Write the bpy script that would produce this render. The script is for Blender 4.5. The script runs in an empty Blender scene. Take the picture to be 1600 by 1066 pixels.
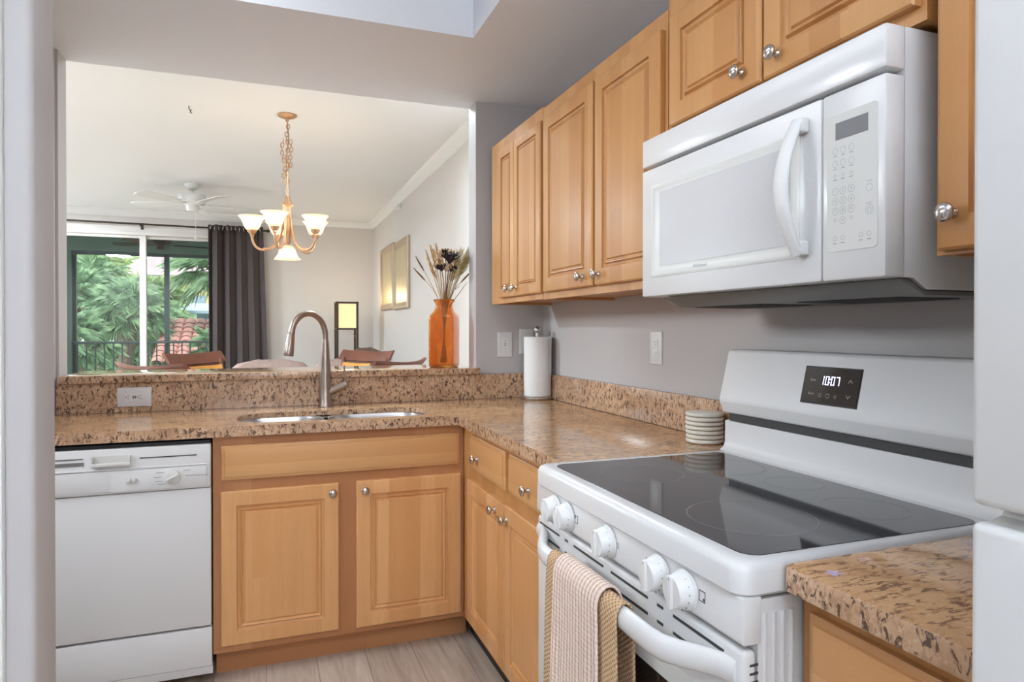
import bpy, bmesh, math, random
from mathutils import Vector, Matrix, Euler
random.seed(7)
PI = math.pi
R = math.radians
scene = bpy.context.scene
COL = scene.collection

# ------------------------------------------------------------------ camera
cam_d = bpy.data.cameras.new('camera')
cam = bpy.data.objects.new('camera', cam_d)
COL.objects.link(cam)
cam.location = (-0.719, -2.554, 1.258)
cam.rotation_euler = (R(90 - 0.387), 0, R(-20.32))
cam_d.sensor_width = 36
cam_d.lens = 23.39
cam_d.shift_y = -0.0070
cam_d.clip_start = 0.02
cam_d.clip_end = 300
scene.camera = cam

# ------------------------------------------------------------------ world, lights, exposure
scene.view_settings.view_transform = 'Standard'
scene.view_settings.look = 'None'
scene.view_settings.gamma = 1
scene.view_settings.exposure = 0.58
w = bpy.data.worlds.new('overcast_sky')
scene.world = w
w.use_nodes = True
wn = w.node_tree.nodes
bg = wn['Background']
bg.inputs[0].default_value = (0.80, 0.90, 1.0, 1)
bg.inputs[1].default_value = 1.7


def area(name, loc, rot, sx, sy, power, color=(1, 1, 1), parent=None, spread=180):
    d = bpy.data.lights.new(name, 'AREA')
    d.shape = 'RECTANGLE'
    d.size, d.size_y = sx, sy
    d.energy = power
    d.color = color
    d.spread = R(spread)
    o = bpy.data.objects.new(name, d)
    COL.objects.link(o)
    o.location = loc
    o.rotation_euler = rot
    if parent:
        o.parent = parent
    return o


def point(name, loc, power, color, radius=0.03, parent=None):
    d = bpy.data.lights.new(name, 'POINT')
    d.energy = power
    d.color = color
    d.shadow_soft_size = radius
    o = bpy.data.objects.new(name, d)
    COL.objects.link(o)
    o.location = loc
    if parent:
        o.parent = parent
    return o


sun_d = bpy.data.lights.new('sun', 'SUN')
sun_d.energy = 2.2
sun_d.angle = R(20)
sun_d.color = (1, 0.97, 0.92)
sun = bpy.data.objects.new('sun', sun_d)
COL.objects.link(sun)
sun.rotation_euler = (R(38), 0, R(-25))

LCOL = (0.89, 0.948, 1.0)
LIVC = (0.75, 0.895, 1.0)
POW = dict(tray=3.5, back=52, side=3, hall=27, window=5, living=124, living2=26, chand=0.6, lamp=5)  # back, side, window and both living entries drive added fill lights
area('tray_light', (-0.99, -0.85, 2.585), (0, 0, 0), 0.35, 1.15, POW['tray'], LCOL)
area('rear_fill_light', (-0.5, -3.2, 1.80), (R(180), 0, 0), 0.30, 0.30, POW['back'], LCOL)  # added uplight behind the camera, bounces fill off the ceiling
area('side_fill_light', (-1.40, -2.15, 1.80), (R(180), 0, 0), 0.30, 0.30, POW['side'], LCOL)  # second added uplight, lifts the kitchen ceiling
area('frontal_fill_light', (-0.95, -4.17, 1.5), (R(90), 0, R(4)), 1.5, 1.1, POW['window'], (0.90, 0.955, 1.0), None, 140)  # added frontal fill for the -Y faces, set in a made-up window
area('hall_light', (-2.72, -0.6, 2.08), (0, R(-90), 0), 0.36, 0.95, POW['hall'], LCOL)
area('living_fill_light', (-3.4, 1.6, 2.69), (0, 0, 0), 0.4, 0.4, POW['living'], LIVC)  # this and the next two: added out of view to brighten the living room
area('living_fill_light', (-3.3, 5.5, 2.69), (0, 0, 0), 0.4, 0.4, POW['living'], LIVC)
area('living_fill_light', (0.15, 1.35, 2.69), (0, 0, 0), 0.3, 0.3, POW['living2'], LIVC)


# ------------------------------------------------------------------ colour and material helpers
def lin(c):
    return c / 12.92 if c <= 0.04045 else ((c + 0.055) / 1.055) ** 2.4


def C(r, g, b):
    return (lin(r / 255), lin(g / 255), lin(b / 255), 1)


class NT:
    def __init__(self, name):
        self.m = bpy.data.materials.new(name)
        self.m.use_nodes = True
        self.t = self.m.node_tree
        self.b = self.t.nodes['Principled BSDF']
        self.out = self.t.nodes['Material Output']

    def n(self, typ, **kw):
        nd = self.t.nodes.new(typ)
        for k, v in kw.items():
            if k.startswith('_'):
                setattr(nd, k[1:], v)
            else:
                key = k.replace('__', ' ')
                nd.inputs[key].default_value = v
        return nd

    def l(self, a, b):
        self.t.links.new(a, b)

    def coord(self, scale=(1, 1, 1), rot=(0, 0, 0), kind='Object'):
        tc = self.n('ShaderNodeTexCoord')
        mp = self.n('ShaderNodeMapping')
        mp.inputs['Scale'].default_value = scale
        mp.inputs['Rotation'].default_value = rot
        self.l(tc.outputs[kind], mp.inputs[0])
        return mp.outputs[0]

    def noise(self, vec, scale, detail=3, rough=0.55, dist=0):
        nd = self.n('ShaderNodeTexNoise')
        nd.inputs['Scale'].default_value = scale
        nd.inputs['Detail'].default_value = detail
        nd.inputs['Roughness'].default_value = rough
        nd.inputs['Distortion'].default_value = dist
        self.l(vec, nd.inputs['Vector'])
        return nd.outputs[0]

    def ramp(self, fac, stops, interp='LINEAR'):
        nd = self.n('ShaderNodeValToRGB')
        cr = nd.color_ramp
        cr.interpolation = interp
        while len(cr.elements) < len(stops):
            cr.elements.new(0.5)
        for e, (p, c) in zip(cr.elements, stops):
            e.position = p
            e.color = c
        self.l(fac, nd.inputs[0])
        return nd.outputs[0]

    def mix(self, fac, a, b, mode='MIX'):
        nd = self.n('ShaderNodeMix', _data_type='RGBA', _blend_type=mode)
        for v, i in ((fac, 0), (a, 6), (b, 7)):
            if hasattr(v, 'links'):
                self.l(v, nd.inputs[i])
            else:
                nd.inputs[i].default_value = v
        return nd.outputs[2]

    def math(self, op, a, b=None):
        nd = self.n('ShaderNodeMath', _operation=op)
        for i, v in enumerate((a, b)):
            if v is None:
                continue
            if hasattr(v, 'links'):
                self.l(v, nd.inputs[i])
            else:
                nd.inputs[i].default_value = v
        return nd.outputs[0]

    def bump(self, h, strength=0.2, dist=0.002):
        nd = self.n('ShaderNodeBump')
        nd.inputs['Strength'].default_value = strength
        nd.inputs['Distance'].default_value = dist
        self.l(h, nd.inputs['Height'])
        self.l(nd.outputs[0], self.b.inputs['Normal'])

    def set(self, color=None, rough=None, metal=None, spec=None, coat=None):
        if color is not None:
            if hasattr(color, 'links'):
                self.l(color, self.b.inputs['Base Color'])
            else:
                self.b.inputs['Base Color'].default_value = color
        if rough is not None:
            if hasattr(rough, 'links'):
                self.l(rough, self.b.inputs['Roughness'])
            else:
                self.b.inputs['Roughness'].default_value = rough
        if metal is not None:
            self.b.inputs['Metallic'].default_value = metal
        if spec is not None:
            self.b.inputs['Specular IOR Level'].default_value = spec
        if coat is not None:
            self.b.inputs['Coat Weight'].default_value = coat
        return self.m


def plain(name, c, rough=0.5, metal=0, spec=0.5, var=0.03, scale=6):
    t = NT(name)
    v = t.noise(t.coord(), scale, 3)
    c2 = tuple(min(1, x * (1 - var)) for x in c[:3]) + (1,)
    c3 = tuple(min(1, x * (1 + var)) for x in c[:3]) + (1,)
    return t.set(t.ramp(v, [(0.3, c2), (0.7, c3)]), rough, metal, spec)


def paint(name, c, bump=0.12, scale=220, rough=0.6):
    t = NT(name)
    v = t.noise(t.coord(), 1.3, 2)
    c2 = tuple(x * 0.985 for x in c[:3]) + (1,)
    t.set(t.ramp(v, [(0.3, c2), (0.7, c)]), rough, 0, 0.3)
    t.bump(t.noise(t.coord(), scale, 2), bump, 0.001)
    return t.m


def wood(name, base, dark, light, axis='z', board=0.062, rough=0.33):
    """glued-up staves: grain along axis, stave tone changes across"""
    t = NT(name)
    tc = t.n('ShaderNodeTexCoord')
    sp = t.n('ShaderNodeSeparateXYZ')
    t.l(tc.outputs['Object'], sp.inputs[0])
    xy = t.math('ADD', sp.outputs[0], sp.outputs[1])
    if axis == 'z':
        across, along = xy, sp.outputs[2]
    else:
        across, along = sp.outputs[2], xy
    wob = t.noise(tc.outputs['Object'], 0.9, 1)
    a2 = t.math('ADD', across, t.math('MULTIPLY', wob, 0.02))
    idx = t.math('FLOOR', t.math('DIVIDE', a2, board))
    jl = t.n('ShaderNodeTexWhiteNoise', _noise_dimensions='1D')
    t.l(idx, jl.inputs['W'])
    seg = t.math('FLOOR', t.math('ADD', t.math('DIVIDE', along, 1.6), t.math('MULTIPLY', jl.outputs[0], 7.0)))
    cell = t.n('ShaderNodeCombineXYZ')
    t.l(idx, cell.inputs[0]); t.l(seg, cell.inputs[1])
    wn_ = t.n('ShaderNodeTexWhiteNoise', _noise_dimensions='2D')
    t.l(cell.outputs[0], wn_.inputs['Vector'])
    gv = t.n('ShaderNodeCombineXYZ')
    t.l(t.math('MULTIPLY', across, 42.0), gv.inputs[0])
    t.l(t.math('MULTIPLY', along, 2.2), gv.inputs[1])
    t.l(t.math('MULTIPLY', wn_.outputs[0], 20.0), gv.inputs[2])
    grain = t.noise(gv.outputs[0], 1.0, 5, 0.6, 0.6)
    pv = t.n('ShaderNodeCombineXYZ')
    t.l(t.math('MULTIPLY', across, 420.0), pv.inputs[0])
    t.l(t.math('MULTIPLY', along, 22.0), pv.inputs[1])
    pores = t.noise(pv.outputs[0], 1.0, 2)
    c = t.ramp(wn_.outputs[0], [(0.0, dark), (0.5, base), (1.0, light)])
    c = t.mix(t.ramp(grain, [(0.35, (0, 0, 0, 1)), (0.75, (0.42, 0.42, 0.42, 1))]), c, dark)
    c = t.mix(t.ramp(pores, [(0.6, (0, 0, 0, 1)), (0.78, (0.3, 0.3, 0.3, 1))]), c, tuple(x * 0.55 for x in dark[:3]) + (1,))
    t.set(c, rough, 0, 0.32)
    t.bump(grain, 0.05, 0.001)
    return t.m


def granite(name, base, mid, dark, fleck=(1, 1, 1), rot=(0, 0, 0), cover=0.5, rough=0.09, sc=1.0):
    t = NT(name)
    v = t.coord()
    vs = t.coord(fleck, rot)
    big = t.noise(v, 9 * sc, 4, 0.6, 0.4)
    c = t.ramp(big, [(0.30, mid), (0.55, base), (0.8, tuple(min(1, x * 1.12) for x in base[:3]) + (1,))])
    f1 = t.noise(vs, 95 * sc, 4, 0.62, 0.6)
    c = t.mix(t.ramp(f1, [(cover, (0, 0, 0, 1)), (cover + 0.07, (0.85, 0.85, 0.85, 1))]), c, mid)
    f2 = t.noise(t.coord(fleck, tuple(r + 0.2 for r in rot)), 88 * sc, 4, 0.62, 0.8)
    c = t.mix(t.ramp(f2, [(0.535, (0, 0, 0, 1)), (0.60, (0.95, 0.95, 0.95, 1))]), c, dark)
    f3 = t.noise(v, 130 * sc, 2)
    c = t.mix(t.ramp(f3, [(0.62, (0, 0, 0, 1)), (0.72, (0.5, 0.5, 0.5, 1))]), c, C(214, 190, 165))
    return t.set(c, rough, 0, 0.5)


def emis(name, c, strength):
    t = NT(name)
    t.b.inputs['Base Color'].default_value = c
    t.b.inputs['Emission Color'].default_value = c
    t.b.inputs['Emission Strength'].default_value = strength
    return t.m


M = {}
M['wall'] = paint('warm_grey_wall_paint', C(188, 184, 183))
M['wall_living'] = paint('living_room_wall_paint', C(205, 199, 194))
M['ceiling'] = paint('white_ceiling_texture', C(233, 233, 233), 0.35, 90)
M['kitchen_ceiling'] = paint('kitchen_ceiling_paint', C(229, 233, 241), 0.1, 160)
M['trim'] = paint('white_trim_paint', C(228, 228, 226), 0.02, 100, 0.35)
M['door_wood'] = wood('honey_maple_door', C(210, 156, 103), C(197, 140, 87), C(219, 168, 116))
M['drawer_wood'] = wood('honey_maple_drawer', C(206, 155, 104), C(199, 147, 96), C(212, 163, 112), 'x', 0.06)
M['frame_wood'] = wood('brown_maple_frame', C(182, 127, 84), C(170, 115, 74), C(190, 135, 92), 'z', 0.3)
M['frame_wood_h'] = wood('brown_maple_rail', C(182, 127, 84), C(170, 115, 74), C(190, 135, 92), 'x', 0.3)
M['upper_wood'] = wood('honey_maple_cabinet', C(191, 139, 86), C(180, 126, 75), C(199, 149, 96), 'z', 0.075)
M['granite'] = granite('tan_granite', C(202, 162, 122), C(178, 136, 100), C(132, 100, 78), (0.35, 1.0, 1.0), (0, 0, 0.25), 0.54)
M['granite_edge'] = granite('speckled_granite', C(204, 170, 138), C(172, 134, 104), C(88, 66, 55), (1.0, 1.0, 0.55), (0, 0.5, 0), 0.5, 0.2)
M['white'] = plain('white_appliance_enamel', C(217, 217, 217), 0.22, 0, 0.5, 0.004)
M['white_satin'] = plain('white_satin_enamel', C(220, 220, 220), 0.5, 0, 0.35, 0.004)
M['white_matte'] = plain('white_textured_enamel', C(202, 202, 201), 0.42, 0, 0.4, 0.004)
M['white_soft'] = plain('white_plastic', C(222, 222, 221), 0.35, 0, 0.4, 0.006)
M['white_panel'] = plain('off_white_panel', C(212, 212, 208), 0.28, 0, 0.4, 0.006)
M['grey_print'] = plain('grey_print', C(150, 150, 150), 0.5)
M['dark_print'] = plain('dark_grey_print', C(84, 84, 86), 0.5)
M['slot'] = plain('dark_slot', C(62, 62, 62), 0.6)
M['black'] = plain('black_rubber', C(28, 28, 29), 0.5)
M['nickel'] = plain('brushed_nickel', C(166, 152, 143), 0.36, 1.0, 0.5, 0.05, 30)
M['chrome'] = plain('polished_chrome', C(196, 191, 186), 0.17, 1.0)
M['steel'] = plain('brushed_steel', C(200, 198, 196), 0.3, 1.0, 0.5, 0.05, 20)
M['greymetal'] = plain('grey_painted_metal', C(128, 128, 126), 0.45, 0.3)
M['curtain'] = plain('charcoal_curtain', C(76, 68, 67), 0.85, 0, 0.2, 0.06, 40)
M['bronze'] = plain('dark_bronze', C(58, 48, 42), 0.4, 0.6)
M['brass'] = plain('antique_gold', C(190, 152, 120), 0.38, 0.7, 0.5, 0.1, 40)
M['lamp_wood'] = plain('dark_brown_wood', C(62, 46, 34), 0.5)
M['fan_white'] = plain('white_fan', C(222, 222, 220), 0.4)
M['paper'] = paint('paper_towel', C(236, 236, 234), 0.5, 300, 0.9)
M['stone'] = plain('off_white_stone', C(218, 214, 204), 0.55, 0, 0.4, 0.05, 60)
M['cork'] = plain('cork', C(176, 140, 100), 0.9)
M['teal_frame'] = plain('dark_green_bronze_frame', C(58, 74, 74), 0.5)
M['lanai_bounce_tint'] = plain('lanai_bounce_tint', C(92, 114, 100), 0.7)  # green bounce from the plants and overhead shade put into the colour
M['roof'] = plain('terracotta_roof_tile', C(186, 138, 128), 0.8, 0, 0.3, 0.14, 4)
M['roof_far'] = plain('pale_brown_roof', C(168, 146, 148), 0.8, 0, 0.3, 0.05, 3)
M['stucco'] = plain('yellow_stucco', C(232, 206, 140), 0.8)
M['bluegrey'] = plain('blue_grey_roof', C(150, 168, 184), 0.6)
M['trunk'] = plain('palm_trunk', C(126, 110, 96), 0.9, 0, 0.2, 0.3, 12)
M['grass'] = plain('lawn', C(70, 104, 58), 0.9, 0, 0.2, 0.3, 3)


def leaf_mat(name, a, b, sc=5):
    t = NT(name)
    v = t.noise(t.coord(), sc, 4)
    t.set(t.ramp(v, [(0.3, a), (0.7, b)]), 0.5, 0, 0.35)
    return t.m


M['palm_a'] = leaf_mat('palm_leaf_bluegreen', C(66, 106, 70), C(178, 208, 164))
M['palm_b'] = leaf_mat('palm_leaf_yellowgreen', C(116, 146, 88), C(200, 214, 160))
M['bush'] = leaf_mat('bush_leaf', C(84, 120, 84), C(150, 178, 128), 3)

# sofas and chairs
M['sofa'] = plain('mauve_grey_upholstery', C(176, 152, 144), 0.9, 0, 0.2, 0.07, 30)
M['leather'] = plain('chestnut_leather', C(116, 72, 56), 0.5, 0, 0.4, 0.12, 10)
M['orange_pad'] = plain('ochre_fabric', C(222, 160, 86), 0.85, 0, 0.2, 0.08, 50)
M['pewter_frame'] = plain('silver_gilt_frame', C(176, 156, 132), 0.35, 0.5)
M['mirror'] = plain('antique_mirror', C(222, 208, 172), 0.4, 0.85, 0.5, 0.06, 4)
M['throw'] = plain('taupe_throw', C(128, 104, 92), 0.95, 0, 0.1, 0.2, 40)


def m_floor():
    t = NT('grey_oak_plank_floor')
    tc = t.n('ShaderNodeTexCoord')
    sp = t.n('ShaderNodeSeparateXYZ')
    t.l(tc.outputs['Object'], sp.inputs[0])
    ix = t.math('FLOOR', t.math('DIVIDE', sp.outputs[0], 0.18))
    w1 = t.n('ShaderNodeTexWhiteNoise', _noise_dimensions='1D')
    t.l(ix, w1.inputs['W'])
    yy = t.math('ADD', t.math('DIVIDE', sp.outputs[1], 1.22), t.math('MULTIPLY', w1.outputs[0], 5.0))
    iy = t.math('FLOOR', yy)
    cv = t.n('ShaderNodeCombineXYZ')
    t.l(ix, cv.inputs[0]); t.l(iy, cv.inputs[1])
    w2 = t.n('ShaderNodeTexWhiteNoise', _noise_dimensions='2D')
    t.l(cv.outputs[0], w2.inputs['Vector'])
    gv = t.n('ShaderNodeCombineXYZ')
    t.l(t.math('MULTIPLY', sp.outputs[0], 26.0), gv.inputs[0])
    t.l(t.math('MULTIPLY', sp.outputs[1], 1.8), gv.inputs[1])
    t.l(t.math('MULTIPLY', w2.outputs[0], 30.0), gv.inputs[2])
    g = t.noise(gv.outputs[0], 1.0, 6, 0.62, 1.2)
    c = t.ramp(g, [(0.28, C(136, 118, 102)), (0.5, C(184, 168, 152)), (0.72, C(212, 199, 184))])
    c = t.mix(0.35, c, t.ramp(w2.outputs[0], [(0, C(156, 138, 122)), (1, C(212, 199, 186))]))
    fx = t.math('FRACT', t.math('DIVIDE', sp.outputs[0], 0.18))
    fy = t.math('FRACT', yy)
    ex = t.math('LESS_THAN', fx, 0.014)
    ey = t.math('LESS_THAN', fy, 0.0025)
    c = t.mix(t.math('MULTIPLY', t.math('MAXIMUM', ex, ey), 0.6), c, C(70, 58, 48))
    t.set(c, 0.38, 0, 0.4)
    t.bump(g, 0.08, 0.001)
    return t.m


M['floor'] = m_floor()
M['door_frame'] = plain('backlit_door_frame', C(204, 198, 192), 0.45, 0, 0.4, 0.01)  # white frame with its backlit shade put into a duller colour


def m_glass_pane():
    t = NT('window_glass')
    tr = t.n('ShaderNodeBsdfTransparent')
    tr.inputs[0].default_value = (0.95, 0.97, 0.93, 1)
    gl = t.n('ShaderNodeBsdfGlossy')
    gl.inputs['Roughness'].default_value = 0.02
    fr = t.n('ShaderNodeFresnel')
    fr.inputs[0].default_value = 1.45
    mx = t.n('ShaderNodeMixShader')
    t.l(fr.outputs[0], mx.inputs[0]); t.l(tr.outputs[0], mx.inputs[1]); t.l(gl.outputs[0], mx.inputs[2])
    t.l(mx.outputs[0], t.out.inputs[0])
    return t.m


M['pane'] = m_glass_pane()


def m_amber():
    t = NT('amber_glass')
    v = t.noise(t.coord((1, 1, 0.5)), 14, 3, 0.5, 0.8)
    t.set(t.ramp(v, [(0.35, C(234, 152, 76)), (0.65, C(250, 186, 114))]), 0.05, 0, 0.5)
    t.b.inputs['Transmission Weight'].default_value = 0.86
    t.b.inputs['IOR'].default_value = 1.35
    return t.m


M['amber'] = m_amber()


def m_cooktop():
    t = NT('black_ceramic_glass')
    v = t.noise(t.coord(), 420, 2)
    t.set(t.ramp(v, [(0.5, C(46, 46, 50)), (0.75, C(76, 76, 82))]), 0.06, 0, 0.9)
    return t.m


M['cooktop'] = m_cooktop()
M['ring'] = plain('cooktop_ring_print', C(150, 152, 158), 0.25)
M['black_glass'] = plain('dark_brown_glass', C(46, 38, 34), 0.08, 0, 0.6)
M['digits'] = emis('clock_digits', C(214, 216, 255), 3.0)
M['icon'] = plain('panel_icons', C(176, 170, 164), 0.5)
M['lcd'] = plain('grey_display', C(128, 128, 130), 0.2)


def m_mwin():
    t = NT('white_screened_glass')
    tc = t.n('ShaderNodeTexCoord')
    sp = t.n('ShaderNodeSeparateXYZ')
    t.l(tc.outputs['Object'], sp.inputs[0])
    s = t.math('FRACT', t.math('MULTIPLY', sp.outputs[2], 330.0))
    t.set(t.ramp(s, [(0.3, C(206, 206, 207)), (0.6, C(196, 196, 198))]), 0.1, 0, 0.5)
    return t.m


M['mwin'] = m_mwin()


def m_waffle(name, a, b, size, stripe=False):
    t = NT(name)
    tc = t.n('ShaderNodeTexCoord')
    sp = t.n('ShaderNodeSeparateXYZ')
    t.l(tc.outputs['UV'], sp.inputs[0])
    sx = t.math('SINE', t.math('MULTIPLY', sp.outputs[0], 2 * PI / size))
    sy = t.math('SINE', t.math('MULTIPLY', sp.outputs[1], 2 * PI / (size * 0.8)))
    if stripe:
        h = t.math('ADD', sx, t.math('MULTIPLY', sy, 0.35))
    else:
        h = t.math('MULTIPLY', sx, sy)
    hh = t.math('ADD', t.math('MULTIPLY', h, 0.5), 0.5)
    t.set(t.ramp(hh, [(0.15, a), (0.6, b)]), 0.95, 0, 0.1)
    t.bump(hh, 0.8, 0.004)
    return t.m


M['towel_tan'] = m_waffle('tan_waffle_cotton', C(168, 136, 104), C(210, 178, 142), 0.012)
M['towel_blush'] = m_waffle('blush_ribbed_cotton', C(202, 176, 158), C(232, 214, 202), 0.0125, True)


def m_shade():
    t = NT('frosted_glass_shade')
    df = t.n('ShaderNodeBsdfDiffuse')
    df.inputs[0].default_value = C(240, 222, 194)
    tl = t.n('ShaderNodeBsdfTranslucent')
    tl.inputs[0].default_value = C(252, 226, 184)
    mx = t.n('ShaderNodeMixShader')
    mx.inputs[0].default_value = 0.55
    t.l(df.outputs[0], mx.inputs[1]); t.l(tl.outputs[0], mx.inputs[2])
    em = t.n('ShaderNodeEmission')
    em.inputs[0].default_value = C(255, 224, 176)
    em.inputs[1].default_value = 0.10
    ad = t.n('ShaderNodeAddShader')
    t.l(mx.outputs[0], ad.inputs[0]); t.l(em.outputs[0], ad.inputs[1])
    t.l(ad.outputs[0], t.out.inputs[0])
    return t.m


M['shade'] = m_shade()
M['bulb'] = emis('glowing_bulb', C(255, 240, 205), 5.0)
M['paper_shade'] = emis('lit_paper_shade', C(252, 220, 166), 0.48)
M['fixture_glow'] = emis('lit_diffuser', (1, 0.98, 0.95, 1), 1.0)
M['straw'] = plain('dried_straw', C(190, 156, 112), 0.9, 0, 0.2, 0.15, 60)
M['straw_dark'] = plain('dried_brown_stem', C(128, 98, 74), 0.9, 0, 0.2, 0.15, 60)
M['seed_cream'] = plain('cream_seed_head', C(216, 186, 150), 0.9, 0, 0.2, 0.2, 60)
M['pod_dark'] = plain('dark_pod', C(58, 46, 48), 0.8, 0, 0.3, 0.2, 60)
M['dry_green'] = plain('olive_dried_fern', C(168, 150, 100), 0.9, 0, 0.2, 0.2, 60)
M['sticker'] = plain('lilac_smear', C(190, 172, 196), 0.6, 0, 0.3, 0.15, 200)


# ------------------------------------------------------------------ mesh builder
class B:
    def __init__(self):
        self.bm = bmesh.new()

    def box(self, x0, x1, y0, y1, z0, z1, bev=0, seg=2):
        bm = self.bm
        xs, ys, zs = sorted((x0, x1)), sorted((y0, y1)), sorted((z0, z1))
        v = [bm.verts.new((x, y, z)) for x in xs for y in ys for z in zs]
        f = [(0, 1, 3, 2), (4, 6, 7, 5), (0, 4, 5, 1), (2, 3, 7, 6), (0, 2, 6, 4), (1, 5, 7, 3)]
        fs = [bm.faces.new([v[i] for i in q]) for q in f]
        if bev:
            es = set(e for q in fs for e in q.edges)
            bmesh.ops.bevel(bm, geom=list(es), offset=bev, segments=seg, profile=0.5, affect='EDGES')
        return self

    def prism(self, poly, fn, bev=0):
        """poly: list of 2-D points; fn(p, t) -> 3-D point for t in (0, 1)"""
        bm = self.bm
        a = [bm.verts.new(fn(p, 0)) for p in poly]
        b = [bm.verts.new(fn(p, 1)) for p in poly]
        n = len(poly)
        fs = [bm.faces.new(a), bm.faces.new(b[::-1])]
        fs += [bm.faces.new((a[i], b[i], b[(i + 1) % n], a[(i + 1) % n])) for i in range(n)]
        if bev:
            es = set(e for q in fs for e in q.edges)
            bmesh.ops.bevel(bm, geom=list(es), offset=bev, segments=2, profile=0.5, affect='EDGES')
        return self

    def loft(self, rings, cap0=True, cap1=True, closed=True):
        bm = self.bm
        rs = [[bm.verts.new(p) for p in r] for r in rings]
        n = len(rs[0])
        m = n if closed else n - 1
        for a, b in zip(rs, rs[1:]):
            for i in range(m):
                bm.faces.new((a[i], a[(i + 1) % n], b[(i + 1) % n], b[i]))
        if cap0:
            bm.faces.new(rs[0][::-1])
        if cap1:
            bm.faces.new(rs[-1])
        return self

    def lathe(self, prof, o=(0, 0, 0), axis=(0, 0, 1), seg=20, cap0=True, cap1=True):
        """prof: list of (radius, height along axis)"""
        ax = Vector(axis).normalized()
        q = Vector((0, 0, 1)).rotation_difference(ax)
        o = Vector(o)
        rings = []
        for r, h in prof:
            r = max(r, 1e-4)
            rings.append([o + q @ Vector((r * math.cos(2 * PI * i / seg), r * math.sin(2 * PI * i / seg), h)) for i in range(seg)])
        return self.loft(rings, cap0, cap1)

    def cyl(self, p0, p1, r, r1=None, seg=14):
        p0, p1 = Vector(p0), Vector(p1)
        d = p1 - p0
        return self.lathe([(r, 0), (r if r1 is None else r1, d.length)], p0, d, seg)

    def tube(self, pts, rad, seg=10, ell=None, closed=False):
        """tube through pts; rad number or list; ell = (a, b, up) elliptical section"""
        pts = [Vector(p) for p in pts]
        n = len(pts)
        rads = rad if isinstance(rad, (list, tuple)) else [rad] * n
        rings = []
        up = None
        for i, p in enumerate(pts):
            if closed:
                t = (pts[(i + 1) % n] - pts[i - 1]).normalized()
            else:
                t = (pts[min(i + 1, n - 1)] - pts[max(i - 1, 0)]).normalized()
            if ell:
                u = Vector(ell[2])
                u = (u - t * u.dot(t)).normalized()
            else:
                if up is None:
                    u = Vector((0, 0, 1)) if abs(t.z) < 0.9 else Vector((1, 0, 0))
                else:
                    u = up
                u = (u - t * u.dot(t)).normalized()
                up = u
            s = t.cross(u)
            a, b = (ell[0], ell[1]) if ell else (1, 1)
            rings.append([p + (u * math.cos(2 * PI * k / seg) * a + s * math.sin(2 * PI * k / seg) * b) * rads[i] for k in range(seg)])
        if closed:
            rings.append(rings[0])
            bm = self.bm
            rs = [[bm.verts.new(q) for q in r] for r in rings[:-1]]
            rs.append(rs[0])
            for a_, b_ in zip(rs, rs[1:]):
                for i in range(seg):
                    bm.faces.new((a_[i], a_[(i + 1) % seg], b_[(i + 1) % seg], b_[i]))
            return self
        return self.loft(rings)

    def sphere(self, c, r, seg=14, sz=None):
        c = Vector(c)
        k = seg // 2
        rings = []
        for i in range(k + 1):
            a = -PI / 2 + PI * i / k
            rr = max(math.cos(a) * r, 1e-4)
            rings.append([c + Vector((rr * math.cos(2 * PI * j / seg), rr * math.sin(2 * PI * j / seg), (sz or r) * math.sin(a))) for j in range(seg)])
        return self.loft(rings)

    def quad(self, a, b, c, d):
        self.bm.faces.new([self.bm.verts.new(p) for p in (a, b, c, d)])
        return self

    def holed(self, outer, holes, z0, z1):
        """plate with holes: outer / holes are lists of (x, y)"""
        bm = self.bm
        for zz, flip in ((z0, True), (z1, False)):
            es = []
            for lp in [outer] + holes:
                vs = [bm.verts.new((x, y, zz)) for x, y in lp]
                es += [bm.edges.new((vs[i], vs[(i + 1) % len(vs)])) for i in range(len(vs))]
            bmesh.ops.triangle_fill(bm, edges=es, use_beauty=True, use_dissolve=False)
        for lp in [outer] + holes:
            n = len(lp)
            for i in range(n):
                (xa, ya), (xb, yb) = lp[i], lp[(i + 1) % n]
                bm.faces.new([bm.verts.new(p) for p in ((xa, ya, z0), (xb, yb, z0), (xb, yb, z1), (xa, ya, z1))])
        bmesh.ops.remove_doubles(bm, verts=bm.verts[:], dist=1e-5)
        return self

    def panel(self, u0, u1, v0, v1, fn, loops):
        """stepped slab: loops of (inset, n) from the back to the middle of the front"""
        bm = self.bm
        rs = []
        for ins, n in loops:
            rs.append([bm.verts.new(fn(u, v, n)) for u, v in
                       ((u0 + ins, v0 + ins), (u1 - ins, v0 + ins), (u1 - ins, v1 - ins), (u0 + ins, v1 - ins))])
        for a, b in zip(rs, rs[1:]):
            for i in range(4):
                bm.faces.new((a[i], a[(i + 1) % 4], b[(i + 1) % 4], b[i]))
        bm.faces.new(rs[0][::-1])
        bm.faces.new(rs[-1])
        return self


def origin_of(o):
    v = Vector((0, 0, 0))
    while o:
        v += o.location
        o = o.parent
    return v


def mk(name, b, mat, parent=None, ang=35, loc=None, uv=None, recalc=True):
    bm = b.bm
    if recalc:
        bmesh.ops.recalc_face_normals(bm, faces=bm.faces[:])
    off = origin_of(parent) if parent else Vector((0, 0, 0))
    if parent is None and loc is not None:
        off = Vector(loc)
    bmesh.ops.translate(bm, verts=bm.verts[:], vec=-off)
    me = bpy.data.meshes.new(name)
    bm.to_mesh(me)
    bm.free()
    me.polygons.foreach_set('use_smooth', [True] * len(me.polygons))
    me.set_sharp_from_angle(angle=R(ang))
    me.materials.append(mat)
    o = bpy.data.objects.new(name, me)
    COL.objects.link(o)
    if parent:
        o.parent = parent
    elif loc is not None:
        o.location = loc
    return o


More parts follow.
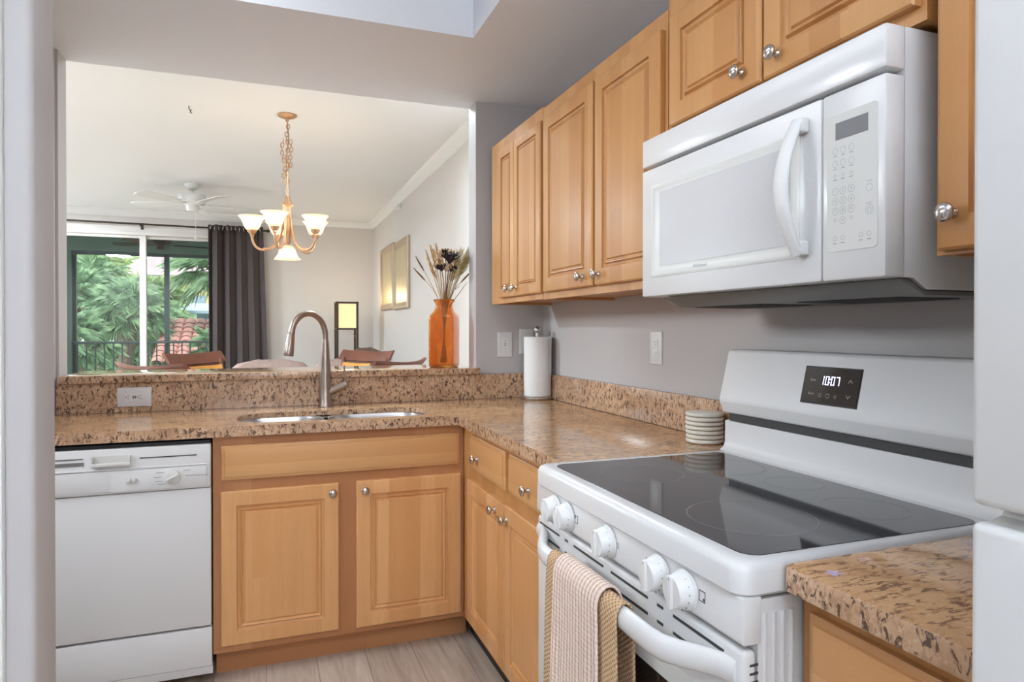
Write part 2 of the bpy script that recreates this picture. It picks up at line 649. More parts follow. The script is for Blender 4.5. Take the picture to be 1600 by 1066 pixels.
def tag(o, label=None, cat=None, group=None, kind=None):
    if label: o['label'] = label
    if cat: o['category'] = cat
    if group: o['group'] = group
    if kind: o['kind'] = kind
    return o


def thing(name, label, cat, loc, group=None):
    o = bpy.data.objects.new(name, None)
    o.empty_display_size = 0.05
    COL.objects.link(o)
    o.location = loc
    return tag(o, label, cat, group)


def struct(name, b, mat, parent=None, loc=None):
    o = mk(name, b, mat, parent, loc=loc)
    if not parent:
        o['kind'] = 'structure'
    return o


def copy_tree(o, parent=None, mats=None):
    c = o.copy()
    COL.objects.link(c)
    if parent:
        c.parent = parent
    for ch in list(o.children):
        copy_tree(ch, c)
    return c


def text_b(body, size, fn, bold=0.0, align='CENTER'):
    """writing as a thin mesh; fn(u, v) -> 3-D point, u to the reader's right, v up"""
    cu = bpy.data.curves.new('text', 'FONT')
    cu.body = body
    cu.size = size
    cu.align_x = align
    cu.align_y = 'CENTER'
    cu.offset = bold
    cu.resolution_u = 3
    ob = bpy.data.objects.new('text', cu)
    COL.objects.link(ob)
    dg = bpy.context.evaluated_depsgraph_get()
    me = ob.evaluated_get(dg).to_mesh()
    b = B()
    vs = [b.bm.verts.new(fn(v.co.x, v.co.y)) for v in me.vertices]
    for p in me.polygons:
        try:
            b.bm.faces.new([vs[i] for i in p.vertices])
        except ValueError:
            pass
    ob.evaluated_get(dg).to_mesh_clear()
    bpy.data.objects.remove(ob)
    bpy.data.curves.remove(cu)
    return b


def join(b, other):
    me = bpy.data.meshes.new('tmp')
    other.bm.to_mesh(me)
    other.bm.free()
    b.bm.from_mesh(me)
    bpy.data.meshes.remove(me)
    return b


def S(y0):      # a front that faces the camera side (-Y)
    return lambda u, v, n: (u, y0 - n, v)


def W(x0):      # a front that faces left (-X)
    return lambda u, v, n: (x0 - n, u, v)


T = 0.02
DOOR = [(0, 0), (0, T - 0.005), (0.004, T - 0.001), (0.009, T), (0.052, T), (0.0540, T - 0.0075), (0.059, T - 0.0095),
        (0.063, T - 0.0095), (0.0675, T - 0.0015), (0.074, T - 0.0075), (0.077, T - 0.0075), (0.081, T - 0.002), (0.086, T - 0.0015)]
NDOOR = [(0, 0), (0, T - 0.005), (0.004, T - 0.001), (0.009, T), (0.040, T), (0.0418, T - 0.0075), (0.046, T - 0.009),
         (0.049, T - 0.009), (0.0525, T - 0.0015), (0.057, T - 0.006), (0.060, T - 0.002)]
DRAWER = [(0, 0), (0, T - 0.009), (0.003, T - 0.007), (0.011, T - 0.005), (0.0125, T - 0.001), (0.016, T)]
KNOB = [(0.0085, 0), (0.0085, 0.0015), (0.0055, 0.004), (0.0048, 0.011), (0.0065, 0.0145), (0.0125, 0.0165), (0.0155, 0.0195),
        (0.0158, 0.0225), (0.0135, 0.0260), (0.0075, 0.0285), (0.0, 0.029)]


def knob(fn, u, v, n, parent):
    o = Vector(fn(u, v, n))
    ax = Vector(fn(u, v, n + 1)) - o
    return mk('knob', B().lathe(KNOB, o, ax, 18), M['chrome'], parent, 50)


def cab_door(parent, fn, u0, u1, v0, v1, ku=None, kv=None, narrow=False, mat='door_wood', name='door'):
    d = mk(name, B().panel(u0, u1, v0, v1, fn, NDOOR if narrow else DOOR), M[mat], parent, 20)
    if ku is not None:
        knob(fn, ku, kv, T, d)
    return d


def drawer(parent, fn, u0, u1, v0, v1, ku=None, kv=None, name='drawer'):
    d = mk(name, B().panel(u0, u1, v0, v1, fn, DRAWER), M['drawer_wood'], parent, 20)
    if ku is not None:
        knob(fn, ku, kv, T, d)
    return d


def rrect(x0, x1, y0, y1, r, n=6):
    pts = []
    for cx, cy, a0 in ((x1 - r, y1 - r, 0), (x0 + r, y1 - r, 90), (x0 + r, y0 + r, 180), (x1 - r, y0 + r, 270)):
        for i in range(n + 1):
            a = R(a0 + 90 * i / n)
            pts.append((cx + r * math.cos(a), cy + r * math.sin(a)))
    return pts


# ------------------------------------------------------------------ the room
KC = 2.385          # kitchen ceiling
LC = 2.747          # living room ceiling
YB = 0.60           # wall behind the sink
XR = 0.62           # kitchen right wall
YL = 6.89           # far living room wall
XL = 0.70           # living room right wall

struct('floor', B().box(-4.7, 1.0, -4.2, 7.05, -0.1, 0), M['floor'])
struct('wall_right', B().box(XR, XR + 0.12, -4.2, YB, 0, 2.9), M['wall'])
struct('wall_back', B().box(0.258, XR + 0.12, YB, 0.72, 0, LC + 0.1), M['wall'])
struct('wall_sink', B().box(-1.502, 0.258, YB, 0.72, 0, 1.036), M['wall'])
struct('wall_left', B().box(-1.64, -1.512, -0.02, YB, 0, KC + 0.3).box(-1.64, -1.502, YB, 0.72, 0, LC + 0.1)
       .box(-1.64, -1.512, -1.20, -0.02, 2.1, KC + 0.3), M['wall'])
struct('wall_partition', B().box(-1.64, -1.06, -1.315, -1.195, 0, 2.9, 0.012, 3), M['wall'])
struct('hall_wall', B().box(-2.9, -2.8, -4.2, 0.6, 0, 2.9).box(-2.8, -1.64, 0.02, 0.14, 0, 2.9), M['wall'])
struct('wall_rear', B().box(-2.9, -1.75, -4.3, -4.2, 0, 2.9).box(-0.15, XR + 0.12, -4.3, -4.2, 0, 2.9).box(-1.75, -0.15, -4.3, -4.2, 0, 0.9).box(-1.75, -0.15, -4.3, -4.2, 2.1, 2.9), M['wall'])
struct('fill_window_1', B().box(-1.75, -1.70, -4.28, -4.19, 0.9, 2.1).box(-0.20, -0.15, -4.28, -4.19, 0.9, 2.1).box(-1.70, -0.20, -4.28, -4.19, 0.9, 0.95)  # made-up rear window that carries the added frontal fill
       .box(-1.70, -0.20, -4.28, -4.19, 2.05, 2.1).box(-1.70, -0.20, -4.26, -4.23, 1.48, 1.52), M['trim'])
# stretch of entry wall carrying the cased door left of the camera
struct('trim_1', B().box(-1.165, -1.097, -1.333, -1.315, 0, 2.1, 0.004).box(-1.150, -1.112, -1.338, -1.333, 0, 2.08, 0.002), M['trim'])
struct('door_2', B().box(-1.62, -1.168, -1.330, -1.318, 0.01, 2.06, 0.003), M['trim'])
# kitchen ceiling: dropped frame around a raised tray
TX0, TX1, TY0, TY1 = -1.25, 0.036, -1.95, -0.083
struct('ceiling', B().box(TX1, XR, -4.2, YB, KC, KC + 0.1).box(-2.8, TX0, -4.2, YB, KC, KC + 0.1)
       .box(TX0, TX1, TY1, YB, KC, KC + 0.1).box(TX0, TX1, -4.2, TY0, KC, KC + 0.1)
       .box(-1.502, 0.258, YB, 0.72, KC, LC + 0.1)
       .box(-2.8, -1.64, 0.14, 0.6, KC, KC + 0.1)
       .box(TX1, TX1 + 0.05, TY0, TY1 + 0.05, KC + 0.1, 2.66).box(TX0 - 0.05, TX0, TY0, TY1, KC + 0.1, 2.66)
       .box(TX0, TX1, TY1, TY1 + 0.05, KC + 0.1, 2.66).box(TX0, TX1, TY0 - 0.05, TY0, KC + 0.1, 2.66)
       .box(TX0 - 0.05, TX1 + 0.05, TY0 - 0.05, TY1 + 0.05, 2.66, 2.74), M['kitchen_ceiling'])

# living / dining room beyond the pass-through
struct('living_ceiling', B().box(-4.6, XL + 0.12, 0.72, YL + 0.15, LC, LC + 0.1), M['ceiling'])
struct('wall_east', B().box(XL, XL + 0.12, 0.72, YL, 0, LC), M['wall_living'])
struct('wall_west', B().box(-4.7, -4.6, 0.6, YL + 0.15, 0, LC + 0.1), M['wall_living'])
struct('wall_near', B().box(-4.6, -1.64, 0.6, 0.72, 0, LC + 0.1), M['wall_living'])
DX0, DX1, DZ = -3.30, -1.10, 2.472
struct('wall_far', B().box(-4.6, DX0, YL, YL + 0.15, 0, LC).box(DX1, XL + 0.12, YL, YL + 0.15, 0, LC)
       .box(DX0, DX1, YL, YL + 0.15, DZ, LC), M['wall_living'])
# crown moulding: profile of (out from the wall, below the ceiling)
CR = [(0, 0), (0.078, 0), (0.078, 0.012), (0.066, 0.018), (0.05, 0.030), (0.03, 0.052), (0.018, 0.066), (0.014, 0.080), (0, 0.085)]
struct('trim_2', B().prism(CR, lambda p, t: (XL - p[0], 0.72 + t * (YL - 0.72), LC - p[1])), M['trim'])
struct('trim_3', B().prism(CR, lambda p, t: (-4.6 + t * (XL + 4.6), YL - p[0], LC - p[1])), M['trim'])
struct('baseboard_far', B().box(DX1 + 0.06, XL, YL - 0.014, YL, 0, 0.09, 0.003), M['trim'])
struct('baseboard_right', B().box(XL - 0.014, XL, 0.72, YL - 0.014, 0, 0.09, 0.003), M['trim'])

# sliding glass door
dr = thing('door_1', None, None, (DX0, YL, 0))
dr['kind'] = 'structure'
b = B()
b.box(DX0, DX0 + 0.05, YL - 0.01, YL + 0.13, 0, DZ).box(DX1 - 0.05, DX1, YL - 0.01, YL + 0.13, 0, DZ)
b.box(DX0 + 0.05, DX1 - 0.05, YL - 0.01, YL + 0.13, DZ - 0.032, DZ).box(DX0 + 0.05, DX1 - 0.05, YL - 0.01, YL + 0.13, 0, 0.03)
mk('door_frame', b, M['door_frame'], dr)
b = B()
for x0, x1, y in ((DX0 + 0.05, -2.133, YL + 0.03), (-2.203, DX1 - 0.05, YL + 0.075)):
    b.box(x0, x0 + 0.07, y, y + 0.04, 0.03, DZ - 0.032).box(x1 - 0.07, x1, y, y + 0.04, 0.03, DZ - 0.032)
    b.box(x0 + 0.07, x1 - 0.07, y, y + 0.04, DZ - 0.068, DZ - 0.032).box(x0 + 0.07, x1 - 0.07, y, y + 0.04, 0.03, 0.11)
mk('sash', b, M['door_frame'], dr)
for x0, x1, y in ((DX0 + 0.12, -2.203, YL + 0.05), (-2.133, DX1 - 0.12, YL + 0.095)):
    mk('glass_pane', B().quad((x0, y, 0.11), (x1, y, 0.11), (x1, y, DZ - 0.068), (x0, y, DZ - 0.068)), M['pane'], dr)

# ------------------------------------------------------------------ ceiling and hall lamps, with added fill lamps
def flush_lamp(loc, sx, sy, label, dep=0.05):
    t = thing('ceiling_lamp', label, 'ceiling lamp', loc)
    x, y, z = loc
    b = B()
    for x0, x1, y0, y1 in ((x - sx / 2 - 0.02, x - sx / 2, y - sy / 2 - 0.02, y + sy / 2 + 0.02), (x + sx / 2, x + sx / 2 + 0.02, y - sy / 2 - 0.02, y + sy / 2 + 0.02),
                           (x - sx / 2, x + sx / 2, y - sy / 2 - 0.02, y - sy / 2), (x - sx / 2, x + sx / 2, y + sy / 2, y + sy / 2 + 0.02)):
        b.box(x0, x1, y0, y1, z - dep, z)
    mk('housing', b, M['trim'], t)
    mk('diffuser', B().box(x - sx / 2, x + sx / 2, y - sy / 2, y + sy / 2, z - dep + 0.012, z - dep + 0.02), M['fixture_glow'], t)
    return t


flush_lamp((-0.99, -0.85, 2.66), 0.4, 1.2, 'long white box lamp up in the raised kitchen ceiling tray')
for tx, ty, lab in ((-0.5, -3.2, 'added white uplighter for fill light at the rear of the kitchen behind the camera'), (-1.40, -2.15, 'added white uplighter for fill light beside the hall partition, out of the picture')):
    t = thing('fill_uplighter', lab, 'lamp', (tx, ty, 0))  # unseen stand for an added ceiling-bounce fill light
    mk('base', B().lathe([(0.14, 0), (0.14, 0.015), (0.03, 0.03), (0, 0.03)], (tx, ty, 0), (0, 0, 1), 28), M['trim'], t)
    mk('pole', B().cyl((tx, ty, 0.03), (tx, ty, 1.70), 0.014), M['trim'], t)
    mk('bowl_shade', B().lathe([(0.03, 1.69), (0.12, 1.73), (0.20, 1.79), (0.22, 1.83), (0.215, 1.83), (0.19, 1.79), (0.11, 1.735), (0.02, 1.70)], (tx, ty, 0), (0, 0, 1), 32), M['trim'], t)
t = thing('wall_lamp', 'long white bar lamp on the wall of the side hall', 'wall lamp', (-2.8, -0.6, 2.08))
mk('backplate', B().box(-2.8, -2.785, -1.10, -0.10, 1.88, 2.28, 0.003), M['trim'], t)
mk('diffuser', B().box(-2.785, -2.73, -1.08, -0.12, 1.89, 2.27, 0.01), M['fixture_glow'], t)
struct('hall_ceiling', B().box(-2.8, -1.64, -1.2, 0.02, KC, KC + 0.002), M['kitchen_ceiling'])
flush_lamp((-3.4, 1.6, LC), 0.44, 0.44, 'added square white fill lamp on the living room ceiling, nearer the kitchen')  # this and the next two are added housings for the living room fill
flush_lamp((-3.3, 5.5, LC), 0.44, 0.44, 'added square white fill lamp on the living room ceiling, the one nearer the glass door')
flush_lamp((0.15, 1.35, LC), 0.34, 0.34, 'added square white fill lamp on the dining room ceiling above the bar')

# ------------------------------------------------------------------ counters and splashbacks
CT, CB = 0.914, 0.877
hole = rrect(-0.822, -0.078, 0.065, 0.362, 0.11, 8)
b = B().holed([(-1.508, 0.0), (0.0, 0.0), (0.0, -0.983), (0.597, -0.983), (0.597, 0.578), (-1.508, 0.578)], [hole], CT - 0.02, CT)
b.box(-1.508, 0.04, 0.0, 0.04, CB, CT - 0.02).box(0.0, 0.04, -0.983, 0.0, CB, CT - 0.02)
ct = mk('countertop', b, M['granite'])
ct.data.materials.append(M['granite_edge'])
for p in ct.data.polygons:
    if abs(p.normal.z) < 0.5:
        p.material_index = 1
tag(ct, 'L-shaped tan granite countertop with the sink cut into it', 'countertop')
b = B().prism([(-0.012, -2.10), (-0.012, -1.790), (-0.002, -1.778), (0.60, -1.778), (0.60, -2.10)], lambda p, t: (p[0], p[1], CB + t * (CT - CB)), 0.003)
c2 = mk('countertop', b, M['granite'])
c2.data.materials.append(M['granite_edge'])
for p in c2.data.polygons:
    if abs(p.normal.z) < 0.5:
        p.material_index = 1
tag(c2, 'short granite countertop between the range and the refrigerator', 'countertop')
tag(mk('sticker_scrap', B().prism([(0.020, -1.842), (0.026, -1.846), (0.031, -1.841), (0.040, -1.843), (0.037, -1.836), (0.043, -1.830), (0.034, -1.830), (0.032, -1.822), (0.027, -1.829), (0.021, -1.828), (0.024, -1.835)], lambda p, t: (p[0], p[1], CT + 0.0002 + t * 0.001)), M['sticker']),
    'tiny lilac scrap lying on the short granite counter', 'scrap')

tag(mk('granite_splashback', B().box(-1.508, 0.597, 0.579, YB - 0.001, CT + 0.001, 1.036), M['granite_edge']),
    'long speckled granite splashback under the raised bar behind the sink', 'splashback')
tag(mk('granite_splashback', B().box(0.598, XR - 0.001, -0.983, 0.578, CT + 0.001, 1.036, 0.002), M['granite_edge']),
    'granite splashback along the wall between the paper towels and the coasters', 'splashback')
M['granite_polished'] = granite('polished_tan_granite', C(198, 160, 122), C(172, 130, 96), C(98, 72, 58), (0.35, 1.0, 1.0), (0, 0, 0.25), 0.54, 0.03)
bt = mk('bar_top', B().prism([(-1.500, 0.563), (0.270, 0.563), (0.270, 0.598), (0.256, 0.598), (0.256, 0.96), (-1.500, 0.96)],
                             lambda p, t: (p[0], p[1], 1.0375 + t * 0.031), 0.003), M['granite_polished'])
bt.data.materials.append(M['granite_edge'])
for p in bt.data.polygons:
    if abs(p.normal.z) < 0.5:
        p.material_index = 1
tag(bt, 'raised granite bar top running along the pass-through opening', 'bar top')

# ------------------------------------------------------------------ sink and tap
sk = thing('kitchen_sink', 'undermount stainless double-bowl sink in front of the tap', 'sink', (-0.45, 0.21, 0.70))


def bowl(x0, x1, y0, y1, depth):
    rings = []
    for z, ins, r in ((CT - 0.021, -0.012, 0.10), (CT - 0.021, 0.0, 0.10), (CT - 0.036, 0.004, 0.095), (CB - depth + 0.03, 0.012, 0.085), (CB - depth + 0.006, 0.026, 0.07), (CB - depth, 0.05, 0.05)):
        rings.append([(x, y, z) for x, y in rrect(x0 + ins, x1 - ins, y0 + ins, y1 - ins, max(0.02, r), 6)])
    return B().loft(rings, cap0=False, cap1=True)


for x0, x1, dep in ((-0.828, -0.500, 0.19), (-0.476, -0.072, 0.19)):
    bo = mk('bowl', bowl(x0, x1, 0.058, 0.368, dep), M['steel'], sk, 40)
    cx, cy = (x0 + x1) / 2, 0.24
    mk('drain', B().lathe([(0.045, 0), (0.045, 0.002), (0.036, 0.003), (0.03, -0.0005), (0.0, -0.001)], (cx, cy, CB - dep + 0.001), (0, 0, 1), 20), M['chrome'], bo)
mk('divider', B().box(-0.4999, -0.4761, 0.10, 0.33, CT - 0.032, CT - 0.021, 0.004), M['steel'], sk)

fa = thing('kitchen_faucet', 'brushed nickel gooseneck tap standing behind the sink', 'faucet', (-0.470, 0.515, CT))
fx, fy = -0.470, 0.515
mk('body', B().lathe([(0.031, 0), (0.031, 0.004), (0.0275, 0.012), (0.0265, 0.10), (0.0225, 0.20), (0.0165, 0.285), (0.0135, 0.30)], (fx, fy, CT + 0.0005), (0, 0, 1), 24), M['nickel'], fa, 50)
d2 = Vector((-0.86, -0.51, 0)).normalized()
rr = 0.085
zc = CT + 0.318
pts = [Vector((fx, fy, CT + 0.285)), Vector((fx, fy, CT + 0.30))]
for i in range(15):
    a = PI * i / 14 * 0.955
    pts.append(Vector((fx, fy, zc)) + d2 * (rr - rr * math.cos(a)) + Vector((0, 0, rr * 1.12 * math.sin(a))))
tdir = (pts[-1] - pts[-2]).normalized()
mk('spout', B().tube(pts, 0.0135, 14), M['nickel'], fa, 50)
hp = pts[-1]
hd = Vector((d2.x * 0.16, d2.y * 0.16, -1)).normalized()
mk('spray_head', B().lathe([(0.0137, -0.012), (0.0150, 0.0), (0.0152, 0.006), (0.0142, 0.008), (0.0155, 0.012), (0.021, 0.078), (0.0218, 0.098), (0.020, 0.102), (0.0, 0.102)], hp, hd, 20), M['nickel'], fa, 40)
mk('handle', B().cyl((fx + 0.012, fy - 0.004, CT + 0.062), (fx + 0.082, fy - 0.02, CT + 0.096), 0.0165, 0.0165, 18)
   .cyl((fx + 0.083, fy - 0.0202, CT + 0.0965), (fx + 0.094, fy - 0.023, CT + 0.102), 0.0160, 0.0150, 18)
   .tube([(fx + 0.084, fy - 0.02, CT + 0.104), (fx + 0.083, fy - 0.02, CT + 0.13), (fx + 0.080, fy - 0.022, CT + 0.182)], [0.0045, 0.004, 0.0038], 10), M['nickel'], fa, 40)

# ------------------------------------------------------------------ base cabinets
FZ = 0.03          # set-back of the cabinet faces behind the counter edge
t = thing('sink_cabinet', 'maple sink base cabinet with two doors and a false drawer, beside the dishwasher', 'cabinet', (-0.43, 0.30, 0))
fs = S(FZ)
b = B()
for u0, u1, v0, v1 in ((-0.896, -0.855, 0.10, CB - 0.001), (-0.475, -0.385, 0.10, 0.838), (-0.002, 0.029, 0.10, CB - 0.001),
                       (-0.855, -0.002, 0.838, CB - 0.001), (-0.855, -0.475, 0.10, 0.138), (-0.385, -0.002, 0.10, 0.138), (-0.855, -0.475, 0.672, 0.728), (-0.385, -0.002, 0.672, 0.728)):
    b.box(u0, u1, FZ, FZ + 0.02, v0, v1)
mk('face_frame', b, M['frame_wood'], t)
mk('carcass', B().box(-0.896, -0.878, 0.0505, 0.575, 0.10, CB - 0.002).box(0.011, 0.029, 0.0505, 0.575, 0.10, CB - 0.002)
   .box(-0.878, 0.011, 0.0505, 0.575, 0.10, 0.118).box(-0.878, 0.011, 0.56, 0.575, 0.118, CB - 0.002), M['frame_wood'], t)
mk('toe_kick', B().box(-0.890, 0.058, 0.095, 0.11, 0.0, 0.0995), M['frame_wood_h'], t)
cab_door(t, fs, -0.870, -0.462, 0.127, 0.680, -0.485, 0.647)
cab_door(t, fs, -0.397, 0.014, 0.122, 0.682, -0.366, 0.647)
drawer(t, fs, -0.869, 0.008, 0.719, 0.843, name='false_drawer_front')

t = thing('corner_base_cabinet', 'maple base cabinet with two drawers over two doors, between sink cabinet and range', 'cabinet', (0.30, -0.48, 0))
fw = W(FZ)
b = B()
for u0, u1, v0, v1 in ((-0.985, -0.955, 0.10, CB - 0.001), (-0.540, -0.485, 0.73, 0.85), (-0.10, 0.028, 0.10, CB - 0.001),
                       (-0.955, -0.10, 0.85, CB - 0.001), (-0.955, -0.10, 0.10, 0.14), (-0.955, -0.10, 0.675, 0.73)):
    b.box(FZ, FZ + 0.02, u0, u1, v0, v1)
mk('face_frame', b, M['upper_wood'], t)
mk('carcass', B().box(0.0505, 0.595, -0.985, -0.967, 0.10, CB - 0.002).box(0.0505, 0.595, -0.967, 0.028, 0.10, 0.118), M['upper_wood'], t)
mk('toe_kick', B().box(0.078, 0.09, -0.985, 0.093, 0.0, 0.099), M['black'], t)
drawer(t, fw, -0.500, -0.106, 0.726, 0.855, -0.215, 0.778)
drawer(t, fw, -0.950, -0.535, 0.728, 0.855, -0.725, 0.780)
cab_door(t, fw, -0.503, -0.080, 0.130, 0.680, -0.415, 0.645, narrow=False)
cab_door(t, fw, -0.950, -0.510, 0.130, 0.684, -0.535, 0.641, narrow=False)

t = thing('base_cabinet', 'narrow maple base cabinet under the short counter, beside the refrigerator', 'cabinet', (0.30, -1.94, 0))
mk('face_frame', B().box(FZ, FZ + 0.02, -2.10, -2.075, 0.10, CB - 0.001).box(FZ, FZ + 0.02, -1.812, -1.781, 0.10, CB - 0.001)
   .box(FZ, FZ + 0.02, -2.075, -1.812, 0.845, CB - 0.001).box(FZ, FZ + 0.02, -2.075, -1.812, 0.10, 0.14).box(FZ, FZ + 0.02, -2.075, -1.812, 0.69, 0.73), M['upper_wood'], t)
mk('carcass', B().box(0.0505, 0.595, -1.799, -1.781, 0.10, CB - 0.002).box(0.0505, 0.595, -2.10, -2.082, 0.10, CB - 0.002).box(0.0505, 0.595, -2.082, -1.799, 0.10, 0.118), M['upper_wood'], t)
mk('toe_kick', B().box(0.078, 0.09, -2.10, -1.781, 0.0, 0.099), M['black'], t)
drawer(t, fw, -2.085, -1.803, 0.705, 0.848, -1.944, 0.776)
cab_door(t, fw, -2.085, -1.803, 0.130, 0.684, -1.83, 0.641, narrow=True)

# ------------------------------------------------------------------ wall cabinets
XU = 0.31
fu = W(XU)


def wall_cab(name, label, y0, y1, z0, z1, doors, stiles, narrow=False, dz=(1.402, 2.078)):
    t = thing(name, label, 'cabinet', (0.46, (y0 + y1) / 2, z0))
    mk('carcass', B().box(XU + 0.0205, XR - 0.002, y0, y1, z0 + 0.012, z1).box(XU + 0.0205, XR - 0.002, y0, y0 + 0.015, z0, z0 + 0.012)
       .box(XU + 0.0205, XR - 0.002, y1 - 0.015, y1, z0, z0 + 0.012), M['upper_wood'], t)
    b = B()
    inner = [y0] + list(stiles) + [y1]
    hw = 0.02
    b.box(XU, XU + 0.02, y0, y1, z0, dz[0] + 0.02).box(XU, XU + 0.02, y0, y1, dz[1] - 0.02, z1)
    for s in inner:
        a0, a1 = max(y0, s - hw), min(y1, s + hw)
        if narrow and s == y1 and y1 > 0:
            a0 = 0.345
        b.box(XU, XU + 0.02, a0, a1, dz[0] + 0.02, dz[1] - 0.02)
    mk('face_frame', b, M['upper_wood'], t)
    for (a0, a1, ku, kv) in doors:
        cab_door(t, fu, a0, a1, dz[0], dz[1], ku, kv, narrow=narrow, mat='upper_wood')
    return t


wall_cab('wall_cabinet', 'corner wall cabinet with two narrow maple doors, above the paper towels', -0.128, 0.503, 1.378, 2.137,
         [(0.158, 0.360, 0.205, 1.437), (-0.140 + 0.0015, 0.152, 0.118, 1.437)], [], narrow=True)
wall_cab('wall_cabinet', 'maple wall cabinet with two tall doors, between corner cabinet and microwave', -1.000, -0.131, 1.376, 2.128,
         [(-0.584, -0.170, -0.515, 1.437), (-0.985, -0.602, -0.632, 1.437)], [-0.593])
wall_cab('wall_cabinet', 'short maple wall cabinet mounted over the microwave', -1.756, -1.003, 1.772, 2.15,
         [(-1.381, -1.030, -1.320, 1.838), (-1.745, -1.388, -1.432, 1.838)], [-1.385], dz=(1.798, 2.09))
wall_cab('wall_cabinet', 'maple wall cabinet with a single door, between microwave and refrigerator', -2.11, -1.775, 1.378, 2.15,
         [(-2.100, -1.788, -1.817, 1.44)], [], dz=(1.384, 2.09))

# ------------------------------------------------------------------ dishwasher
t = thing('dishwasher', 'white built-in dishwasher under the counter, below the sideways outlet', 'dishwasher', (-1.20, 0.30, 0))
dx0, dx1 = -1.506, -0.9005
mk('tub', B().box(dx0 + 0.01, dx1 - 0.004, 0.035, 0.56, 0.10, 0.866), M['greymetal'], t)
mk('top_strip', B().box(dx0 + 0.006, dx1 - 0.003, 0.016, 0.034, 0.857, 0.868), M['black'], t)
mk('door', B().box(dx0, dx1, 0.0, 0.034, 0.218, 0.703, 0.003), M['white_satin'], t)
mk('kick_plate', B().box(dx0, dx1 + 0.002, 0.0, 0.03, 0.075, 0.210, 0.003).prism([(0.0, 0.074), (0.008, 0.045), (0.03, 0.045), (0.03, 0.074)], lambda p, tt: (dx0 + tt * (dx1 + 0.004 - dx0), p[0], p[1])), M['white_satin'], t)
cp = mk('control_panel', B().box(dx0, dx1, -0.006, 0.034, 0.706, 0.856, 0.004)
        .box(dx0 + 0.02, dx1 - 0.012, -0.0085, -0.004, 0.715, 0.784, 0.001)
        .box(dx0 + 0.02, dx1 - 0.012, -0.0105, -0.004, 0.786, 0.791, 0.001)
        .box(-1.205, dx1 - 0.014, -0.0105, -0.006, 0.713, 0.783, 0.001), M['white_satin'], t)
mk('vent', B().box(dx0 + 0.03, -1.283, -0.0075, -0.005, 0.806, 0.818).box(dx0 + 0.03, -1.285, -0.0072, -0.005, 0.827, 0.831), M['greymetal'], cp)
mk('latch', B().box(-1.262, -1.146, -0.020, -0.005, 0.800, 0.812, 0.003).box(-1.262, -1.256, -0.016, -0.005, 0.812, 0.835, 0.001).box(-1.152, -1.146, -0.016, -0.005, 0.812, 0.835, 0.001)
   .box(-1.2555, -1.1525, -0.0065, -0.0055, 0.812, 0.835), M['white_panel'], cp)
mk('handle_slot', B().box(-1.120, -0.945, -0.0072, -0.005, 0.820, 0.8235), M['slot'], cp)
b = B().lathe([(0.028, 0), (0.028, 0.002), (0.0235, 0.003), (0.0225, 0.012), (0.020, 0.0135), (0, 0.0135)], (-1.018, -0.0104, 0.752), (0, -1, 0), 28)
ca, sa = math.cos(R(28)), math.sin(R(28))
b.prism([(-0.023, -0.0035), (0.023, -0.0035), (0.023, 0.0035), (-0.023, 0.0035)], lambda p, tt: (-1.018 + p[0] * ca - p[1] * sa, -0.0104 - 0.013 - tt * 0.008, 0.752 + p[0] * sa + p[1] * ca), 0.001)
mk('dial', b, M['white_panel'], cp)
mk('push_button', B().box(-1.160, -1.146, -0.0185, -0.0104, 0.742, 0.757, 0.002).box(-1.144, -1.130, -0.0165, -0.0104, 0.742, 0.757, 0.002), M['white_panel'], cp)
b = text_b('Whirlpool', 0.0115, lambda u, v: (-0.931 + u, -0.0109, 0.752 + v))
for i, (xx, zz) in enumerate(((-1.058, 0.768), (-1.066, 0.752), (-1.060, 0.738), (-1.052, 0.728), (-0.975, 0.770), (-0.967, 0.752))):
    b.quad((xx - 0.012, -0.0109, zz), (xx + 0.012, -0.0109, zz), (xx + 0.012, -0.0109, zz + 0.0018), (xx - 0.012, -0.0109, zz + 0.0018))
mk('lettering', b, M['grey_print'], cp, recalc=False)

# ------------------------------------------------------------------ range
RY0, RY1 = -1.773, -0.992
t = thing('range', 'white freestanding electric range with a black glass cooktop', 'range', (0.25, -1.38, 0))
ZR = 0.918
# sides and box
b = B().box(-0.045, 0.60, RY0 + 0.004, RY1 - 0.004, 0.02, 0.862)
for i in range(4):
    xx = -0.034 + i * 0.0165
    b.cyl((xx, RY0 + 0.004, 0.10), (xx, RY0 + 0.004, 0.842), 0.0045, 0.0045, 10)
mk('body', b, M['white'], t)
# rim with rounded front, glass set into it
gx0, gx1, gy0, gy1 = -0.045, 0.462, -1.748, -1.030
prof = [(-0.052, 0.872), (-0.072, 0.878), (-0.080, 0.892), (-0.079, 0.906), (-0.071, 0.9155), (-0.056, ZR)]
rings = []
for ins, z in ((0.006, 0.866), (0.0, 0.872), (0.0, 0.904), (0.004, 0.9135), (0.012, ZR), (0.026, ZR - 0.0002)):
    rings.append([(x, y, z) for x, y in rrect(-0.080 + ins, 0.52 - ins * 0.2, RY0 + ins, RY1 - ins, max(0.012, 0.028 - ins * 0.3), 6)])
mk('cooktop_rim', B().loft(rings, True, True), M['white'], t, 40)
gl = mk('cooktop_glass', B().prism(rrect(gx0, gx1, gy0, gy1, 0.03, 6), lambda p, tt: (p[0], p[1], ZR - 0.0001 + 0.0012 * tt)), M['cooktop'], t)


def ring(cx, cy, r, wd=0.0012):
    b = B()
    n = 64
    z = ZR + 0.0014
    b.loft([[(cx + q * math.cos(2 * PI * i / n), cy + q * math.sin(2 * PI * i / n), z) for i in range(n)] for q in (r - wd, r)], False, False)
    return b


